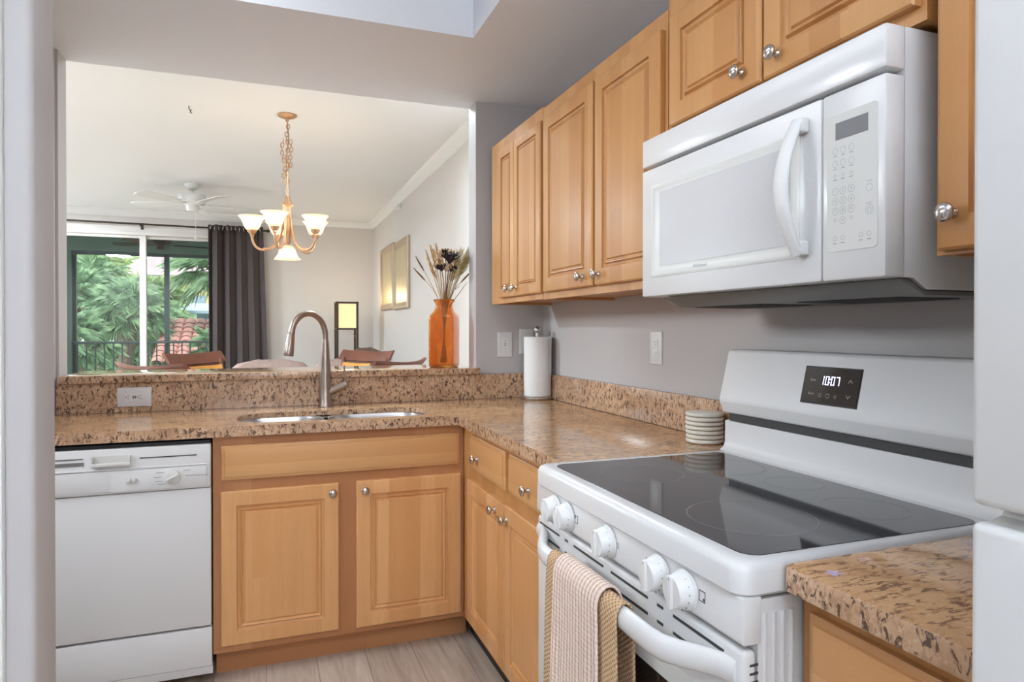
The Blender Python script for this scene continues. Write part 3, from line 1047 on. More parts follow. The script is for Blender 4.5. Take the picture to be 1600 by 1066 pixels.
for cx, cy, r in ((0.105, -1.575, 0.113), (0.110, -1.195, 0.096), (0.345, -1.605, 0.078), (0.345, -1.195, 0.096), (0.375, -1.395, 0.062)):
    mk('burner_ring', ring(cx, cy, r), M['ring'], gl, recalc=False)
# knob panel, slanted
A, Bq = Vector((-0.062, 0, 0.866)), Vector((-0.086, 0, 0.800))
mk('knob_panel', B().prism([(-0.04, 0.868), (-0.0725, 0.868), (-0.0745, 0.803), (-0.072, 0.798), (-0.04, 0.798)], lambda p, tt: (p[0], RY0 + 0.001 + tt * (RY1 - RY0 - 0.002), p[1]), 0.003), M['white'], t)
pn = Vector((-0.065, 0, -0.002)).normalized()       # outward from the panel
pu = Vector((0.002, 0, 0.065)).normalized() * 1.0        # up along the panel
pc = Vector((-0.0737, 0, 0.832))


def kp(y, v, n):
    return pc + Vector((0, y, 0)) + pu * v + pn * n


for i, y in enumerate((-1.112, -1.182, -1.371, -1.556, -1.634)):
    k = B().lathe([(0.033, 0), (0.033, 0.003), (0.0305, 0.0045), (0.0300, 0.012), (0.0275, 0.0155), (0.0265, 0.026), (0.0245, 0.029), (0, 0.029)], kp(y, 0, 0.0005), pn, 28)
    k.prism([(-0.0255, -0.0055), (0.0265, -0.0055), (0.0265, 0.0055), (-0.0255, 0.0055)],
            lambda p, tt: kp(y - p[1] * 1.0, p[0], 0.006 + tt * 0.029), 0.0015)
    ko = mk('knob', k, M['white_soft'], t, 40)
    bb = B().prism([(0.020, -0.0009), (0.0255, -0.0009), (0.0255, 0.0009), (0.020, 0.0009)], lambda p, tt: kp(y - p[1], p[0], 0.0352 + tt * 0.0003))
    for a in (-70, -45, -20, 5, 30, 55):
        ra = R(a)
        c_, s_ = math.cos(ra) * 0.0287, math.sin(ra) * 0.0287
        bb.prism([(-0.0016, -0.0008), (0.0016, -0.0008), (0.0016, 0.0008), (-0.0016, 0.0008)], lambda p, tt: kp(y - c_ - p[1], s_ + p[0], 0.0130 + tt * 0.0016))
    mk('knob_marking', bb, M['grey_print'], ko)
b = B()
for y in (-1.112, -1.182, -1.371, -1.556, -1.634):
    b.prism([(0.0335, -0.0007), (0.043, -0.0007), (0.043, 0.0007), (0.0335, 0.0007)], lambda p, tt: kp(y - p[1], p[0], 0.0002 + tt * 0.0004))
for y, q in ((-1.222, 0), (-1.409, 1), (-1.518, 2), (-1.676, 3)):
    for u0, u1, v0, v1 in ((-0.008, 0.008, 0.0115, 0.013), (-0.008, 0.008, -0.0045, -0.003), (-0.008, -0.0068, -0.003, 0.0115), (0.0068, 0.008, -0.003, 0.0115)):
        if q == 1:
            u0, u1, v0, v1 = u0 * 0.4, u1 * 0.4, v0 * 0.6, v1 * 0.6
        b.prism([(u0, v0), (u1, v0), (u1, v1), (u0, v1)], lambda p, tt: kp(y - p[0], p[1], 0.0002 + tt * 0.0003))
    if q != 1:
        du, dv = ((-0.004, 0.008), (0, 0), (-0.004, 0.008), (0.004, 0.000))[q]
        b.prism([(du - 0.002, dv - 0.002), (du + 0.002, dv - 0.002), (du + 0.002, dv + 0.002), (du - 0.002, dv + 0.002)], lambda p, tt: kp(y - p[0], p[1], 0.0002 + tt * 0.0003))
mk('panel_print', b, M['dark_print'], t)
# oven door
XD = -0.072
dzt = 0.789
od = mk('oven_door', B().box(XD, -0.047, RY0 + 0.002, RY1 - 0.002, 0.205, dzt, 0.008, 3), M['white'], t)
b = B()
for y0, y1 in ((-1.128, -1.010), (-1.176, -1.159), (-1.345, -1.206), (-1.514, -1.377), (-1.564, -1.545), (-1.727, -1.594)):
    for z in (0.7725, 0.7435):
        b.box(XD - 0.0006, XD + 0.002, y0, y1, z - 0.0026, z + 0.0026)
for k in range(3):
    b.box(XD + 0.011, XD + 0.026, RY0 + 0.0014, RY0 + 0.003, 0.742 + k * 0.0125, 0.7455 + k * 0.0125)
mk('vent_slots', b, M['slot'], od)
wf = mk('window_frame', B().box(XD - 0.002, XD + 0.002, -1.715, -1.050, 0.315, 0.690, 0.0015), M['white_panel'], od)
mk('window_glass', B().prism(rrect(-1.665, -1.100, 0.365, 0.655, 0.02, 5), lambda p, tt: (XD - 0.0022 - tt * 0.0012, p[0], p[1])), M['black_glass'], od)
hy0, hy1 = RY0 + 0.018, RY1 - 0.012
hpts, hr = [], []
for i in range(25):
    s = i / 24
    e = 0.5 - 0.5 * math.cos(PI * min(1, min(s, 1 - s) / 0.20))
    hpts.append((XD + 0.004 - e * 0.050, hy0 + (hy1 - hy0) * s, 0.752 - 0.012 * e))
    hr.append(0.5 + 0.5 * e)
mk('handle', B().tube(hpts, [0.014 + 0.004 * r for r in hr], 14, (1.25, 0.72, (0, 0, 1))), M['white'], od, 50)
mk('storage_drawer', B().box(XD + 0.004, -0.047, RY0 + 0.003, RY1 - 0.003, 0.045, 0.198, 0.006), M['white'], t)
# backguard
by0, by1 = RY0, RY1
bg_ = [(0.600, ZR), (0.486, ZR), (0.500, 0.926), (0.505, 0.94), (0.506, 1.000), (0.520, 1.002), (0.523, 1.022), (0.600, 1.022)]
mk('backguard_base', B().prism(bg_, lambda p, tt: (p[0], by0 + tt * (by1 - by0), p[1]), 0.0), M['white'], t, 50)
mk('backguard_slot', B().box(0.5065, 0.522, by0 + 0.012, by1 - 0.016, 1.0025, 1.0215), M['slot'], t)
bp = [(0.600, 1.0225), (0.504, 1.0225), (0.497, 1.027), (0.486, 1.056), (0.486, 1.064), (0.517, 1.195), (0.524, 1.201), (0.600, 1.201)]
bgp = mk('backguard', B().prism(bp, lambda p, tt: (p[0], by0 + tt * (by1 - by0), p[1]), 0.002), M['white_satin'], t, 50)
# clock panel on the tilted face
e0, e1 = Vector((0.486, 0, 1.064)), Vector((0.517, 0, 1.195))
bu = (e1 - e0).normalized()
bn = Vector((-bu.z, 0, bu.x))


def bk(y, v, n):     # y along the range, v up the face from its lower fold
    return e0 + bu * v + bn * n + Vector((0, y, 0))


cy0, cy1 = -1.452, -1.293
pan = mk('clock_panel', B().prism([(cy0, 0.022), (cy1, 0.022), (cy1, 0.106), (cy0, 0.106)], lambda p, tt: bk(p[0], p[1], 0.0003 + tt * 0.0012)), M['black_glass'], bgp)
mk('panel_bezel', B().prism([(cy0 - 0.003, 0.019), (cy1 + 0.003, 0.019), (cy1 + 0.003, 0.109), (cy0 - 0.003, 0.109)], lambda p, tt: bk(p[0], p[1], 0.0001 + tt * 0.0003)), M['black'], bgp)
cyc = -1.372


def ck(du, v):
    return lambda u, vv: bk(cyc - (u + du), v + vv, 0.0017)


# seven-segment numerals
SEG = {'1': 'bc', '0': 'abcdef', '7': 'abc'}
b = B()
dw_, dh_, th = 0.0105, 0.021, 0.0024


def seg(b, u0, v0, ch):
    bars = {'a': (0, dh_ - th, dw_, dh_), 'b': (dw_ - th, dh_ / 2, dw_, dh_), 'c': (dw_ - th, 0, dw_, dh_ / 2), 'd': (0, 0, dw_, th),
            'e': (0, 0, th, dh_ / 2), 'f': (0, dh_ / 2, th, dh_)}
    for s in SEG[ch]:
        a0, c0, a1, c1 = bars[s]
        fn = ck(u0, v0)
        b.quad(fn(a0 + 0.0003, c0 + 0.0003), fn(a1 - 0.0003, c0 + 0.0003), fn(a1 - 0.0003, c1 - 0.0003), fn(a0 + 0.0003, c1 - 0.0003))


for du, ch in ((-0.030, '1'), (-0.0155, '0'), (0.001, '0'), (0.0150, '7')):
    seg(b, du, 0.066, ch)
for dv in (0.0715, 0.0795):
    fn = ck(-0.0034, dv)
    b.quad(fn(0, 0), fn(0.0022, 0), fn(0.0022, 0.0022), fn(0, 0.0022))
mk('clock_digits', b, M['digits'], pan, recalc=False)
b = text_b('Bake', 0.0085, ck(-0.052, 0.076))
join(b, text_b('Broil', 0.0085, ck(-0.052, 0.043)))
for du, dv, s in ((0.055, 0.079, 1), (0.055, 0.043, -1)):
    fn = ck(du, dv)
    for sg in (-1, 1):
        b.quad(fn(sg * 0.006, -0.004 * s), fn(sg * 0.0045, -0.004 * s), fn(0, 0.0022 * s), fn(0, 0.0042 * s))
for du, rr_ in ((-0.024, 0.0042), (-0.002, 0.0052), (0.020, 0.0035)):
    fn = ck(du, 0.041)
    n = 20
    for i in range(n):
        a, c_ = 2 * PI * i / n, 2 * PI * (i + 1) / n
        b.quad(fn(rr_ * math.cos(a), rr_ * math.sin(a)), fn(rr_ * math.cos(c_), rr_ * math.sin(c_)),
               fn((rr_ - 0.0007) * math.cos(c_), (rr_ - 0.0007) * math.sin(c_)), fn((rr_ - 0.0007) * math.cos(a), (rr_ - 0.0007) * math.sin(a)))
mk('panel_icons', b, M['icon'], pan, recalc=False)


# ------------------------------------------------------------------ towels over the oven handle
def towel(name, label, y0, y1, front, back, thick, gap, mat, fold, seed):
    """a cloth strip hung over the handle: path from the back hem over the bar to the front hem"""
    bx, bz = XD - 0.046, 0.740
    rv, rh = 0.0240 + gap, 0.0140 + gap
    path = []
    nb, nf = 10, 22
    for i in range(nb):
        path.append((bx + rh * 1.0, bz - back + back * i / nb, -1 + i / nb))
    for i in range(13):
        a = PI * i / 12
        path.append((bx + rh * math.cos(a), bz + rv * math.sin(a), 0))
    for i in range(1, nf + 1):
        path.append((bx - rh, bz - front * i / nf, i / nf))
    rnd = random.Random(seed)
    ph = [rnd.uniform(0, 6) for _ in range(4)]
    m = 46
    rings = []
    uvs = []
    ln = 0
    prev = None
    for (px, pz, s) in path:
        if prev:
            ln += math.hypot(px - prev[0], pz - prev[1])
        prev = (px, pz)
        row, ur = [], []
        for j in range(m + 1):
            q = j / m
            k = max(0, abs(s)) ** 0.7
            yy = y1 + (y0 - y1) * q
            wv = fold * k * (math.sin(q * 9 + ph[0] + s) + 0.6 * math.sin(q * 17 + ph[1] - s * 2))
            sgn = -1 if s > 0 else 0.4
            pinch = (0.5 - q) * 0.05 * k
            xo = px - abs(wv) if s > 0 else px + min(0.004, abs(wv) * 0.3)
            row.append((xo, yy + pinch * 0.6 + 0.006 * math.sin(s * 5 + ph[2]) * k, pz + 0.004 * math.sin(q * 7 + ph[3]) * k))
            ur.append((q * abs(y1 - y0), ln))
        rings.append(row)
        uvs.append(ur)
    b = B()
    bm = b.bm
    vs = [[bm.verts.new(p) for p in r] for r in rings]
    uvl = bm.loops.layers.uv.new('UVMap')
    for i in range(len(vs) - 1):
        for j in range(m):
            f = bm.faces.new((vs[i][j], vs[i][j + 1], vs[i + 1][j + 1], vs[i + 1][j]))
            for lp, (a, c_) in zip(f.loops, ((i, j), (i, j + 1), (i + 1, j + 1), (i + 1, j))):
                lp[uvl].uv = uvs[a][c_]
    o = mk(name, b, mat, ang=80)
    md = o.modifiers.new('thickness', 'SOLIDIFY')
    md.thickness = thick
    md.offset = 0
    return tag(o, label, 'towel')


towel('kitchen_towel', 'tan waffle-weave towel hanging on the oven door handle', -1.512, -1.205, 0.50, 0.44, 0.004, 0.004, M['towel_tan'], 0.006, 3)
towel('kitchen_towel', 'blush ribbed towel folded over the tan towel on the oven handle', -1.455, -1.262, 0.54, 0.030, 0.0045, 0.0135, M['towel_blush'], 0.005, 5)

# ------------------------------------------------------------------ microwave
MX = 0.235
MY0, MY1 = -1.742, -0.989
t = thing('microwave', 'white over-the-range microwave under the short wall cabinet', 'microwave', (0.43, -1.365, 1.33))
mk('body', B().prism([(MX + 0.045, 1.345), (0.300, 1.345), (0.332, 1.326), (XR - 0.003, 1.326), (XR - 0.003, 1.762), (MX + 0.045, 1.762)],
                     lambda p, tt: (p[0], MY0 + 0.002 + tt * (MY1 - MY0 - 0.004), p[1])), M['white'], t)
mk('underside', B().prism([(MX + 0.043, 1.3435), (0.298, 1.3435), (0.330, 1.324), (0.600, 1.324), (0.600, 1.317), (0.335, 1.317), (MX + 0.05, 1.338)],
                          lambda p, tt: (p[0], MY0 + 0.008 + tt * (MY1 - MY0 - 0.045), p[1])), M['greymetal'], t)
for y in (-1.66, -1.30):
    b = B().box(0.35, 0.506, y - 0.012, y + 0.232, 1.3150, 1.3168)
    for k in range(9):
        b.box(0.36 + k * 0.016, 0.366 + k * 0.016, y, y + 0.22, 1.3140, 1.3152)
    mk('grease_filter', b, M['slot'], t)
mk('vent_strip', B().box(MX, MX + 0.044, MY0, MY1, 1.690, 1.763, 0.005), M['white'], t)
md = mk('door', B().box(MX, MX + 0.044, -1.6065, MY1, 1.345, 1.681, 0.005), M['white'], t)
mk('window_surround', B().panel(-1.556, -1.038, 1.394, 1.634, W(MX), [(0, -0.001), (0, 0.0012), (0.004, 0.003), (0.008, 0.003), (0.012, 0.0010), (0.02, 0.0010)]), M['white_panel'], md)
mk('window_glass', B().prism(rrect(-1.531, -1.077, 1.421, 1.612, 0.004, 3), lambda p, tt: (MX - 0.0012 - tt * 0.0008, p[0], p[1])), M['mwin'], md)
mk('lettering', text_b('Whirlpool', 0.0125, lambda u, v: (MX - 0.0016, -1.245 - u, 1.408 + v)), M['grey_print'], md, recalc=False)
hp_ = []
for i in range(17):
    s = i / 16
    e = math.sin(min(1, min(s, 1 - s) / 0.5) * PI / 2)
    hp_.append((MX - 0.016 - 0.036 * e, -1.566 + 0.004 * e, 1.398 + 0.252 * s))
hh = B().tube(hp_, [0.011 + 0.003 * math.sin(PI * i / 16) for i in range(17)], 14, (0.65, 1.25, (-1, 0, 0)))
hh.box(MX - 0.022, MX - 0.0002, -1.580, -1.552, 1.396, 1.424, 0.004).box(MX - 0.022, MX - 0.0002, -1.580, -1.552, 1.626, 1.654, 0.004)
mk('handle', hh, M['white_soft'], md, 50)
pnl = mk('control_panel', B().box(MX, MX + 0.044, MY0, -1.609, 1.345, 1.681, 0.005), M['white'], t)
mk('keypad_plate', B().prism(rrect(-1.728, -1.622, 1.396, 1.640, 0.008, 4), lambda p, tt: (MX + 0.0002 - tt * 0.0014, p[0], p[1])), M['white_panel'], pnl)
mk('display', B().box(MX - 0.0018, MX - 0.0011, -1.709, -1.641, 1.594, 1.624), M['lcd'], pnl)
b = B()


def mring(b, y, z, r, wd=0.0006):
    n = 24
    x = MX - 0.0014
    b.loft([[(x, y + q * math.cos(2 * PI * i / n), z + q * math.sin(2 * PI * i / n)) for i in range(n)] for q in (r - wd, r)], False, False)


def mtext(b, s, size, y, z):
    join(b, text_b(s, size, lambda u, v: (MX - 0.0014, y - u, z + v)))


cols = (-1.640, -1.657, -1.675)
for r_, z in enumerate((1.575, 1.552)):
    for y in cols:
        mring(b, y, z, 0.0058)
        b.quad((MX - 0.0014, y - 0.004, z - 0.0098), (MX - 0.0014, y + 0.004, z - 0.0098), (MX - 0.0014, y + 0.004, z - 0.0084), (MX - 0.0014, y - 0.004, z - 0.0084))
for y in cols:
    b.quad((MX - 0.0014, y - 0.004, 1.523), (MX - 0.0014, y + 0.004, 1.523), (MX - 0.0014, y + 0.004, 1.5245), (MX - 0.0014, y - 0.004, 1.5245))
    mring(b, y, 1.5305, 0.0028)
for k, (r_, c_) in enumerate([(i // 3, i % 3) for i in range(9)] + [(3, 1)]):
    z = 1.503 - r_ * 0.0175
    mring(b, cols[c_], z, 0.0068)
    mtext(b, '1234567890'[k], 0.0075, cols[c_], z)
for y, z, r_ in ((-1.712, 1.497, 0.0066), (-1.712, 1.460, 0.0080), (-1.712, 1.460, 0.0042)):
    mring(b, y, z, r_)
mtext(b, 'STOP', 0.0045, -1.712, 1.508)
mtext(b, 'START', 0.0045, -1.712, 1.471)
for y in (-1.640, -1.675):
    mring(b, y, 1.452, 0.003)
for y in (-1.640, -1.657, -1.695, -1.712):
    mring(b, y, 1.420, 0.0042)
    b.quad((MX - 0.0014, y - 0.004, 1.410), (MX - 0.0014, y + 0.004, 1.410), (MX - 0.0014, y + 0.004, 1.4115), (MX - 0.0014, y - 0.004, 1.4115))
mk('keypad_print', b, M['grey_print'], pnl, recalc=False)

# ------------------------------------------------------------------ refrigerator
t = thing('refrigerator', 'white top-freezer refrigerator beside the short granite counter', 'refrigerator', (0.25, -2.52, 0))
fy1, fy0 = -2.118, -2.92
mk('cabinet', B().box(-0.035, 0.60, fy0 + 0.004, fy1 - 0.004, 0.03, 1.72, 0.006), M['white_matte'], t)
mk('freezer_door', B().box(-0.10, -0.037, fy0, fy1, 1.094, 1.73, 0.008, 3), M['white_matte'], t)
fd = mk('lower_door', B().box(-0.10, -0.037, fy0, fy1, 0.06, 1.0785, 0.008, 3), M['white_matte'], t)
mk('grip', B().prism([(-0.036, 1.079), (-0.088, 1.079), (-0.070, 1.083), (-0.062, 1.0925), (-0.036, 1.0925)], lambda p, tt: (p[0], fy0 + 0.03 + tt * (fy1 - fy0 - 0.04), p[1])), M['white_panel'], fd)
mk('toe_grille', B().box(-0.055, -0.036, fy0 + 0.01, fy1 - 0.01, 0.0, 0.056), M['white_panel'], t)


# ------------------------------------------------------------------ sockets and plates
def plate(name, label, cat, fn, u, v, wd, ht, kind):
    """fn(u, v, n): u to the right along the wall, v up, n out of the wall"""
    t = thing(name, label, cat, fn(u, v, 0))
    h, k = wd / 2, ht / 2
    mk('cover_plate', B().panel(u - h, u + h, v - k, v + k, fn, [(0, 0.0004), (0, 0.003), (0.003, 0.0055), (0.0045, 0.006)]), M['white'], t, 20)
    horiz = wd > ht

    def put(a, c):
        return (u + c, v - a) if horiz else (u + a, v + c)

    def rect(b, a, c, w_, h_, n0, n1):
        (p, q) = put(a, c)
        ww, hh = (h_, w_) if horiz else (w_, h_)
        b.panel(p - ww / 2, p + ww / 2, q - hh / 2, q + hh / 2, fn, [(0, n0), (0, n1)])

    b = B()
    if kind == 'gfci':
        rect(b, 0, 0, 0.034, 0.067, 0.006, 0.0075)
    elif kind == 'switch':
        rect(b, 0, 0, 0.033, 0.066, 0.006, 0.0068)
        rect(b, 0, 0.010, 0.028, 0.026, 0.0068, 0.0088)
    else:
        rect(b, 0, 0.0195, 0.032, 0.028, 0.006, 0.0075)
        rect(b, 0, -0.0195, 0.032, 0.028, 0.006, 0.0075)
    mk('receptacle' if kind != 'switch' else 'rocker', b, M['white_soft'], t, 20)
    b = B()
    if kind == 'gfci':
        for s in (1, -1):
            rect(b, -0.006, s * 0.0215, 0.0022, 0.008, 0.0075, 0.0078)
            rect(b, 0.006, s * 0.0215, 0.0022, 0.0065, 0.0075, 0.0078)
            rect(b, 0, s * 0.0215 - 0.009, 0.0045, 0.0045, 0.0075, 0.0078)
        rect(b, 0, 0.004, 0.011, 0.0045, 0.0075, 0.0086)
        rect(b, 0, -0.0035, 0.011, 0.0045, 0.0075, 0.0086)
    elif kind == 'duplex':
        for s in (1, -1):
            rect(b, -0.006, s * 0.0195 + 0.002, 0.0022, 0.008, 0.0075, 0.0078)
            rect(b, 0.006, s * 0.0195 + 0.002, 0.0022, 0.0065, 0.0075, 0.0078)
            rect(b, 0, s * 0.0195 - 0.008, 0.0045, 0.0045, 0.0075, 0.0078)
    if kind != 'switch':
        mk('socket_slots', b, M['dark_print'] if horiz else M['grey_print'], t, 20)
    b2 = B()
    for s in (1, -1):
        rect(b2, 0, s * (max(wd, ht) / 2 - 0.010), 0.004, 0.004, 0.0058, 0.0068)
    mk('screw', b2, M['white_panel'], t, 20)
    return t


plate('power_outlet', 'white outlet lying sideways on the granite splashback above the dishwasher', 'outlet', lambda u, v, n: (u, 0.579 - n, v), -1.230, 0.977, 0.125, 0.080, 'gfci')
plate('power_outlet', 'white upright outlet plate on the wall beside the amber vase', 'outlet', lambda u, v, n: (u, YB - n, v), 0.410, 1.181, 0.078, 0.126, 'gfci')
plate('light_switch', 'white switch plate partly hidden behind the paper towel roll', 'switch', lambda u, v, n: (u, YB - n, v), 0.527, 1.197, 0.078, 0.127, 'switch')
plate('power_outlet', 'white upright outlet on the wall between the paper towels and the range', 'outlet', lambda u, v, n: (XR - n, -u, v), 0.461, 1.190, 0.078, 0.122, 'duplex')

# ------------------------------------------------------------------ paper towel holder and roll
px_, py_ = 0.540, 0.487
t = thing('paper_towel_holder', 'steel countertop paper towel holder with a ball finial', 'paper towel holder', (px_, py_, CT))
mk('base', B().lathe([(0.078, 0.0005), (0.080, 0.003), (0.080, 0.014), (0.077, 0.0175), (0.0, 0.0175)], (px_, py_, CT), (0, 0, 1), 36), M['steel'], t, 40)
mk('rod', B().cyl((px_, py_, CT + 0.0175), (px_, py_, 1.245), 0.0095, 0.0095, 16), M['steel'], t, 50)
mk('finial', B().sphere((px_, py_, 1.256), 0.0175, 20), M['steel'], t, 60)
b = B()
ro, ri = 0.066, 0.019
n = 48
z0_, z1_ = CT + 0.0185, 1.221
o_ = [(px_ + ro * math.cos(2 * PI * i / n), py_ + ro * math.sin(2 * PI * i / n)) for i in range(n)]
i_ = [(px_ + ri * math.cos(2 * PI * i / n), py_ + ri * math.sin(2 * PI * i / n)) for i in range(n)]
b.loft([[(x, y, z0_) for x, y in i_], [(x, y, z0_) for x, y in o_], [(x, y, z1_) for x, y in o_], [(x, y, z1_) for x, y in i_], [(x, y, z0_) for x, y in i_]], False, False)
rl = mk('paper_towel_roll', b, M['paper'], loc=(px_, py_, z0_))
tag(rl, 'white roll of paper towels standing on the steel holder', 'paper towels')
b = B()
sh = []
for i in range(12):
    a = R(-62 + i * 7)
    r_ = ro + 0.0012 + 0.0065 * (1 - i / 11) ** 2
    sh.append((px_ + r_ * math.cos(a), py_ + r_ * math.sin(a)))
b.loft([[(x, y, z0_ + 0.001) for x, y in sh], [(x * 1.0 + (0.003 if i < 4 else 0), y, (z0_ + z1_) / 2) for i, (x, y) in enumerate(sh)], [(x + (0.004 if i < 4 else 0), y, z1_ + 0.001) for i, (x, y) in enumerate(sh)]], False, False, closed=False)
mk('loose_sheet', b, M['paper'], rl, 60)

# ------------------------------------------------------------------ coasters
cxx, cyy = 0.535, -0.858
for k in range(7):
    r_ = 0.0565
    loc = (cxx + random.uniform(-0.0012, 0.0012), cyy + random.uniform(-0.0012, 0.0012), CT + 0.0004 + k * 0.01325)
    lab = 'off-white round coaster in the middle of the stack beside the range'
    if k == 0:
        lab = 'off-white round coaster at the bottom of the stack'
    if k == 6:
        lab = 'off-white round coaster on top of the stack beside the range'
    co = thing('coaster', lab, 'coaster', loc, 'round coasters in a stack')
    mk('disc', B().lathe([(r_ - 0.004, 0.0018), (r_ - 0.001, 0.003), (r_, 0.0055), (r_, 0.0088), (r_ - 0.001, 0.0112), (r_ - 0.004, 0.0126), (0, 0.0126)], loc, (0, 0, 1), 40), M['stone'], co, 50)
    mk('cork_base', B().lathe([(r_ - 0.005, 0.0), (r_ - 0.005, 0.0018)], loc, (0, 0, 1), 32), M['cork'], co, 40)

# ------------------------------------------------------------------ amber vase and dried stems
vx, vy, vz = 0.134, 0.745, 1.0686
va = R(-31)


def sq(half, r, z, n=7):
    r = min(r, half * 0.999)
    pts = rrect(-half, half, -half, half, r, n)
    c_, s_ = math.cos(va), math.sin(va)
    return [(vx + x * c_ - y * s_, vy + x * s_ + y * c_, z) for x, y in pts]


outer = [(0.059, 0.010, 0), (0.0645, 0.011, 0.006), (0.0645, 0.011, 0.238), (0.062, 0.016, 0.258), (0.050, 0.030, 0.280), (0.044, 0.040, 0.298), (0.0425, 0.0424, 0.310),
         (0.0435, 0.0434, 0.318), (0.054, 0.0539, 0.334), (0.056, 0.0559, 0.338), (0.055, 0.0549, 0.341)]
inner_ = [(0.051, 0.0509, 0.338), (0.0395, 0.0394, 0.316), (0.0385, 0.0384, 0.306), (0.045, 0.027, 0.278), (0.0580, 0.013, 0.25), (0.0600, 0.009, 0.232), (0.0600, 0.009, 0.016), (0.056, 0.009, 0.011)]
b = B().loft([sq(h_, r_, vz + z) for h_, r_, z in outer + inner_], True, True)
tag(mk('amber_vase', b, M['amber'], loc=(vx, vy, vz), ang=50), 'tall square amber glass vase standing on the bar top', 'vase')


def stem(base, tip, bend=0.01, r=0.0016):
    a, c_ = Vector(base), Vector(tip)
    pts = []
    side = Vector((random.uniform(-1, 1), random.uniform(-1, 1), 0)) * bend
    for i in range(9):
        s = i / 8
        pts.append(a.lerp(c_, s) + side * math.sin(PI * s))
    return B().tube(pts, [r * (1.15 - 0.5 * i / 8) for i in range(9)], 6), pts


def wheat_head(b, p, d, ln, r):
    d = Vector(d).normalized()
    n = 9
    b.tube([Vector(p) + d * (ln * i / 8) for i in range(9)], [r * (0.35 + 0.75 * math.sin(PI * min(1, (i + 0.8) / 9))) for i in range(9)], 7)
    for i in range(n):
        q = Vector(p) + d * (ln * (0.1 + 0.8 * i / n))
        o = Vector((random.uniform(-1, 1), random.uniform(-1, 1), random.uniform(-0.2, 0.5)))
        b.tube([q, q + (d * 0.7 + o * 0.45).normalized() * r * 3.2], [r * 0.4, r * 0.08], 4)
    return b


def inside(spread=0.024):
    a = random.uniform(0, 2 * PI)
    r_ = random.uniform(0.2, 1) * spread
    return (vx + r_ * math.cos(a), vy + r_ * math.sin(a), vz + 0.03 + random.uniform(0, 0.03))


def neck(tip, k=0.30):
    """foot of a stem so that it passes through the neck"""
    d = Vector(tip) - Vector((vx, vy, vz + 0.32))
    e = Vector((max(-0.026, min(0.026, d.x * 0.16)), max(-0.02, min(0.02, d.y * 0.16)), 0))
    q = Vector((vx, vy, vz + 0.318)) + e
    foot = Vector((vx - e.x * 0.9, vy - e.y * 0.9, vz + 0.018 + random.uniform(0, 0.01)))
    return foot, q


def dried(name, label, cat, tip, head, mats, group=None, r=0.0017):
    foot, q = neck(tip)
    tp = Vector(tip)
    pts = [foot, foot.lerp(q, 0.5), q]
    side = Vector((random.uniform(-1, 1), random.uniform(-1, 1), 0)) * 0.006
    for i in range(1, 7):
        s = i / 6
        pts.append(q.lerp(tp, s) + side * math.sin(PI * s) + Vector((0, 0, 0.012 * math.sin(PI * s))))
    t = thing(name, label, cat, foot, group)
    mk('stem', B().tube(pts, [r] * 3 + [r * (1 - 0.35 * i / 6) for i in range(1, 7)], 6), M[mats[0]], t, 60)
    d = (pts[-1] - pts[-3]).normalized()
    b = B()
    head(b, pts[-1], d)
    mk('seed_head' if name != 'dried_flower' else 'flower_head', b, M[mats[1]], t, 60)
    return t


def h_wheat(b, p, d):
    wheat_head(b, p - d * 0.005, d, 0.085, 0.0042)


def h_plume(b, p, d):
    for i in range(26):
        s = i / 26
        o = Vector((random.uniform(-1, 1), random.uniform(-1, 1), random.uniform(-0.3, 0.7)))
        q = p + d * (s * 0.085 - 0.03)
        b.tube([q, q + (d + o * 0.55).normalized() * random.uniform(0.018, 0.032)], [0.0022, 0.0006], 5)


def h_cluster(b, p, d):
    for i in range(34):
        o = Vector((random.gauss(0, 1), random.gauss(0, 1), random.gauss(0, 1))).normalized()
        q = p + o * 0.026 * random.uniform(0.55, 1)
        b.sphere(q, random.uniform(0.0035, 0.006), 6)


def h_bigpod(b, p, d):
    h_pod(b, p, d, 1.75)


def h_pod(b, p, d, k_=1.0):
    b.lathe([(x * k_, y * k_) for x, y in ((0.003, -0.010), (0.010, -0.002), (0.014, 0.008), (0.012, 0.016), (0.006, 0.019), (0, 0.019))], p, d, 12)
    q = Vector((0, 0, 1)).rotation_difference(d)
    for ring_, (rad, up, ln, k) in enumerate(((0.014, 0.002, 0.022, 8), (0.011, 0.010, 0.022, 7), (0.005, 0.014, 0.020, 5))):
        for i in range(k):
            a = 2 * PI * i / k + ring_ * 0.4
            o = q @ Vector((math.cos(a), math.sin(a), 0))
            rad, ln_ = rad, ln * k_
            s0 = p + d * up * k_ + o * rad * k_ * 0.7
            b.tube([s0, s0 + o * ln_ * 0.6 + d * ln_ * 0.30, s0 + o * ln_ * 0.95 + d * ln_ * 0.75], [0.0040, 0.0036, 0.0005], 5)


def h_spike(b, p, d):
    b.tube([p - d * 0.004, p + d * 0.012, p + d * 0.034], [0.003, 0.0075, 0.0008], 7)


def h_fern(b, p, d):
    q = Vector((0, 0, 1)).rotation_difference(d)
    for i in range(16):
        s = i / 16
        base = p + d * (-0.085 + 0.11 * s)
        for sd in (-1, 1):
            o = q @ Vector((sd * 1.0, random.uniform(-0.7, 0.7), 0.6))
            ln = 0.024 * (1 - 0.4 * s) * random.uniform(0.6, 1.3)
            b.tube([base, base + o.normalized() * ln * 0.6 + d * 0.006, base + o.normalized() * ln + d * 0.016], [0.0016, 0.0017, 0.0005], 4)


V0 = Vector((vx, vy, 0))


def at(dx, dy, z):
    return (vx + dx, vy + dy, z)


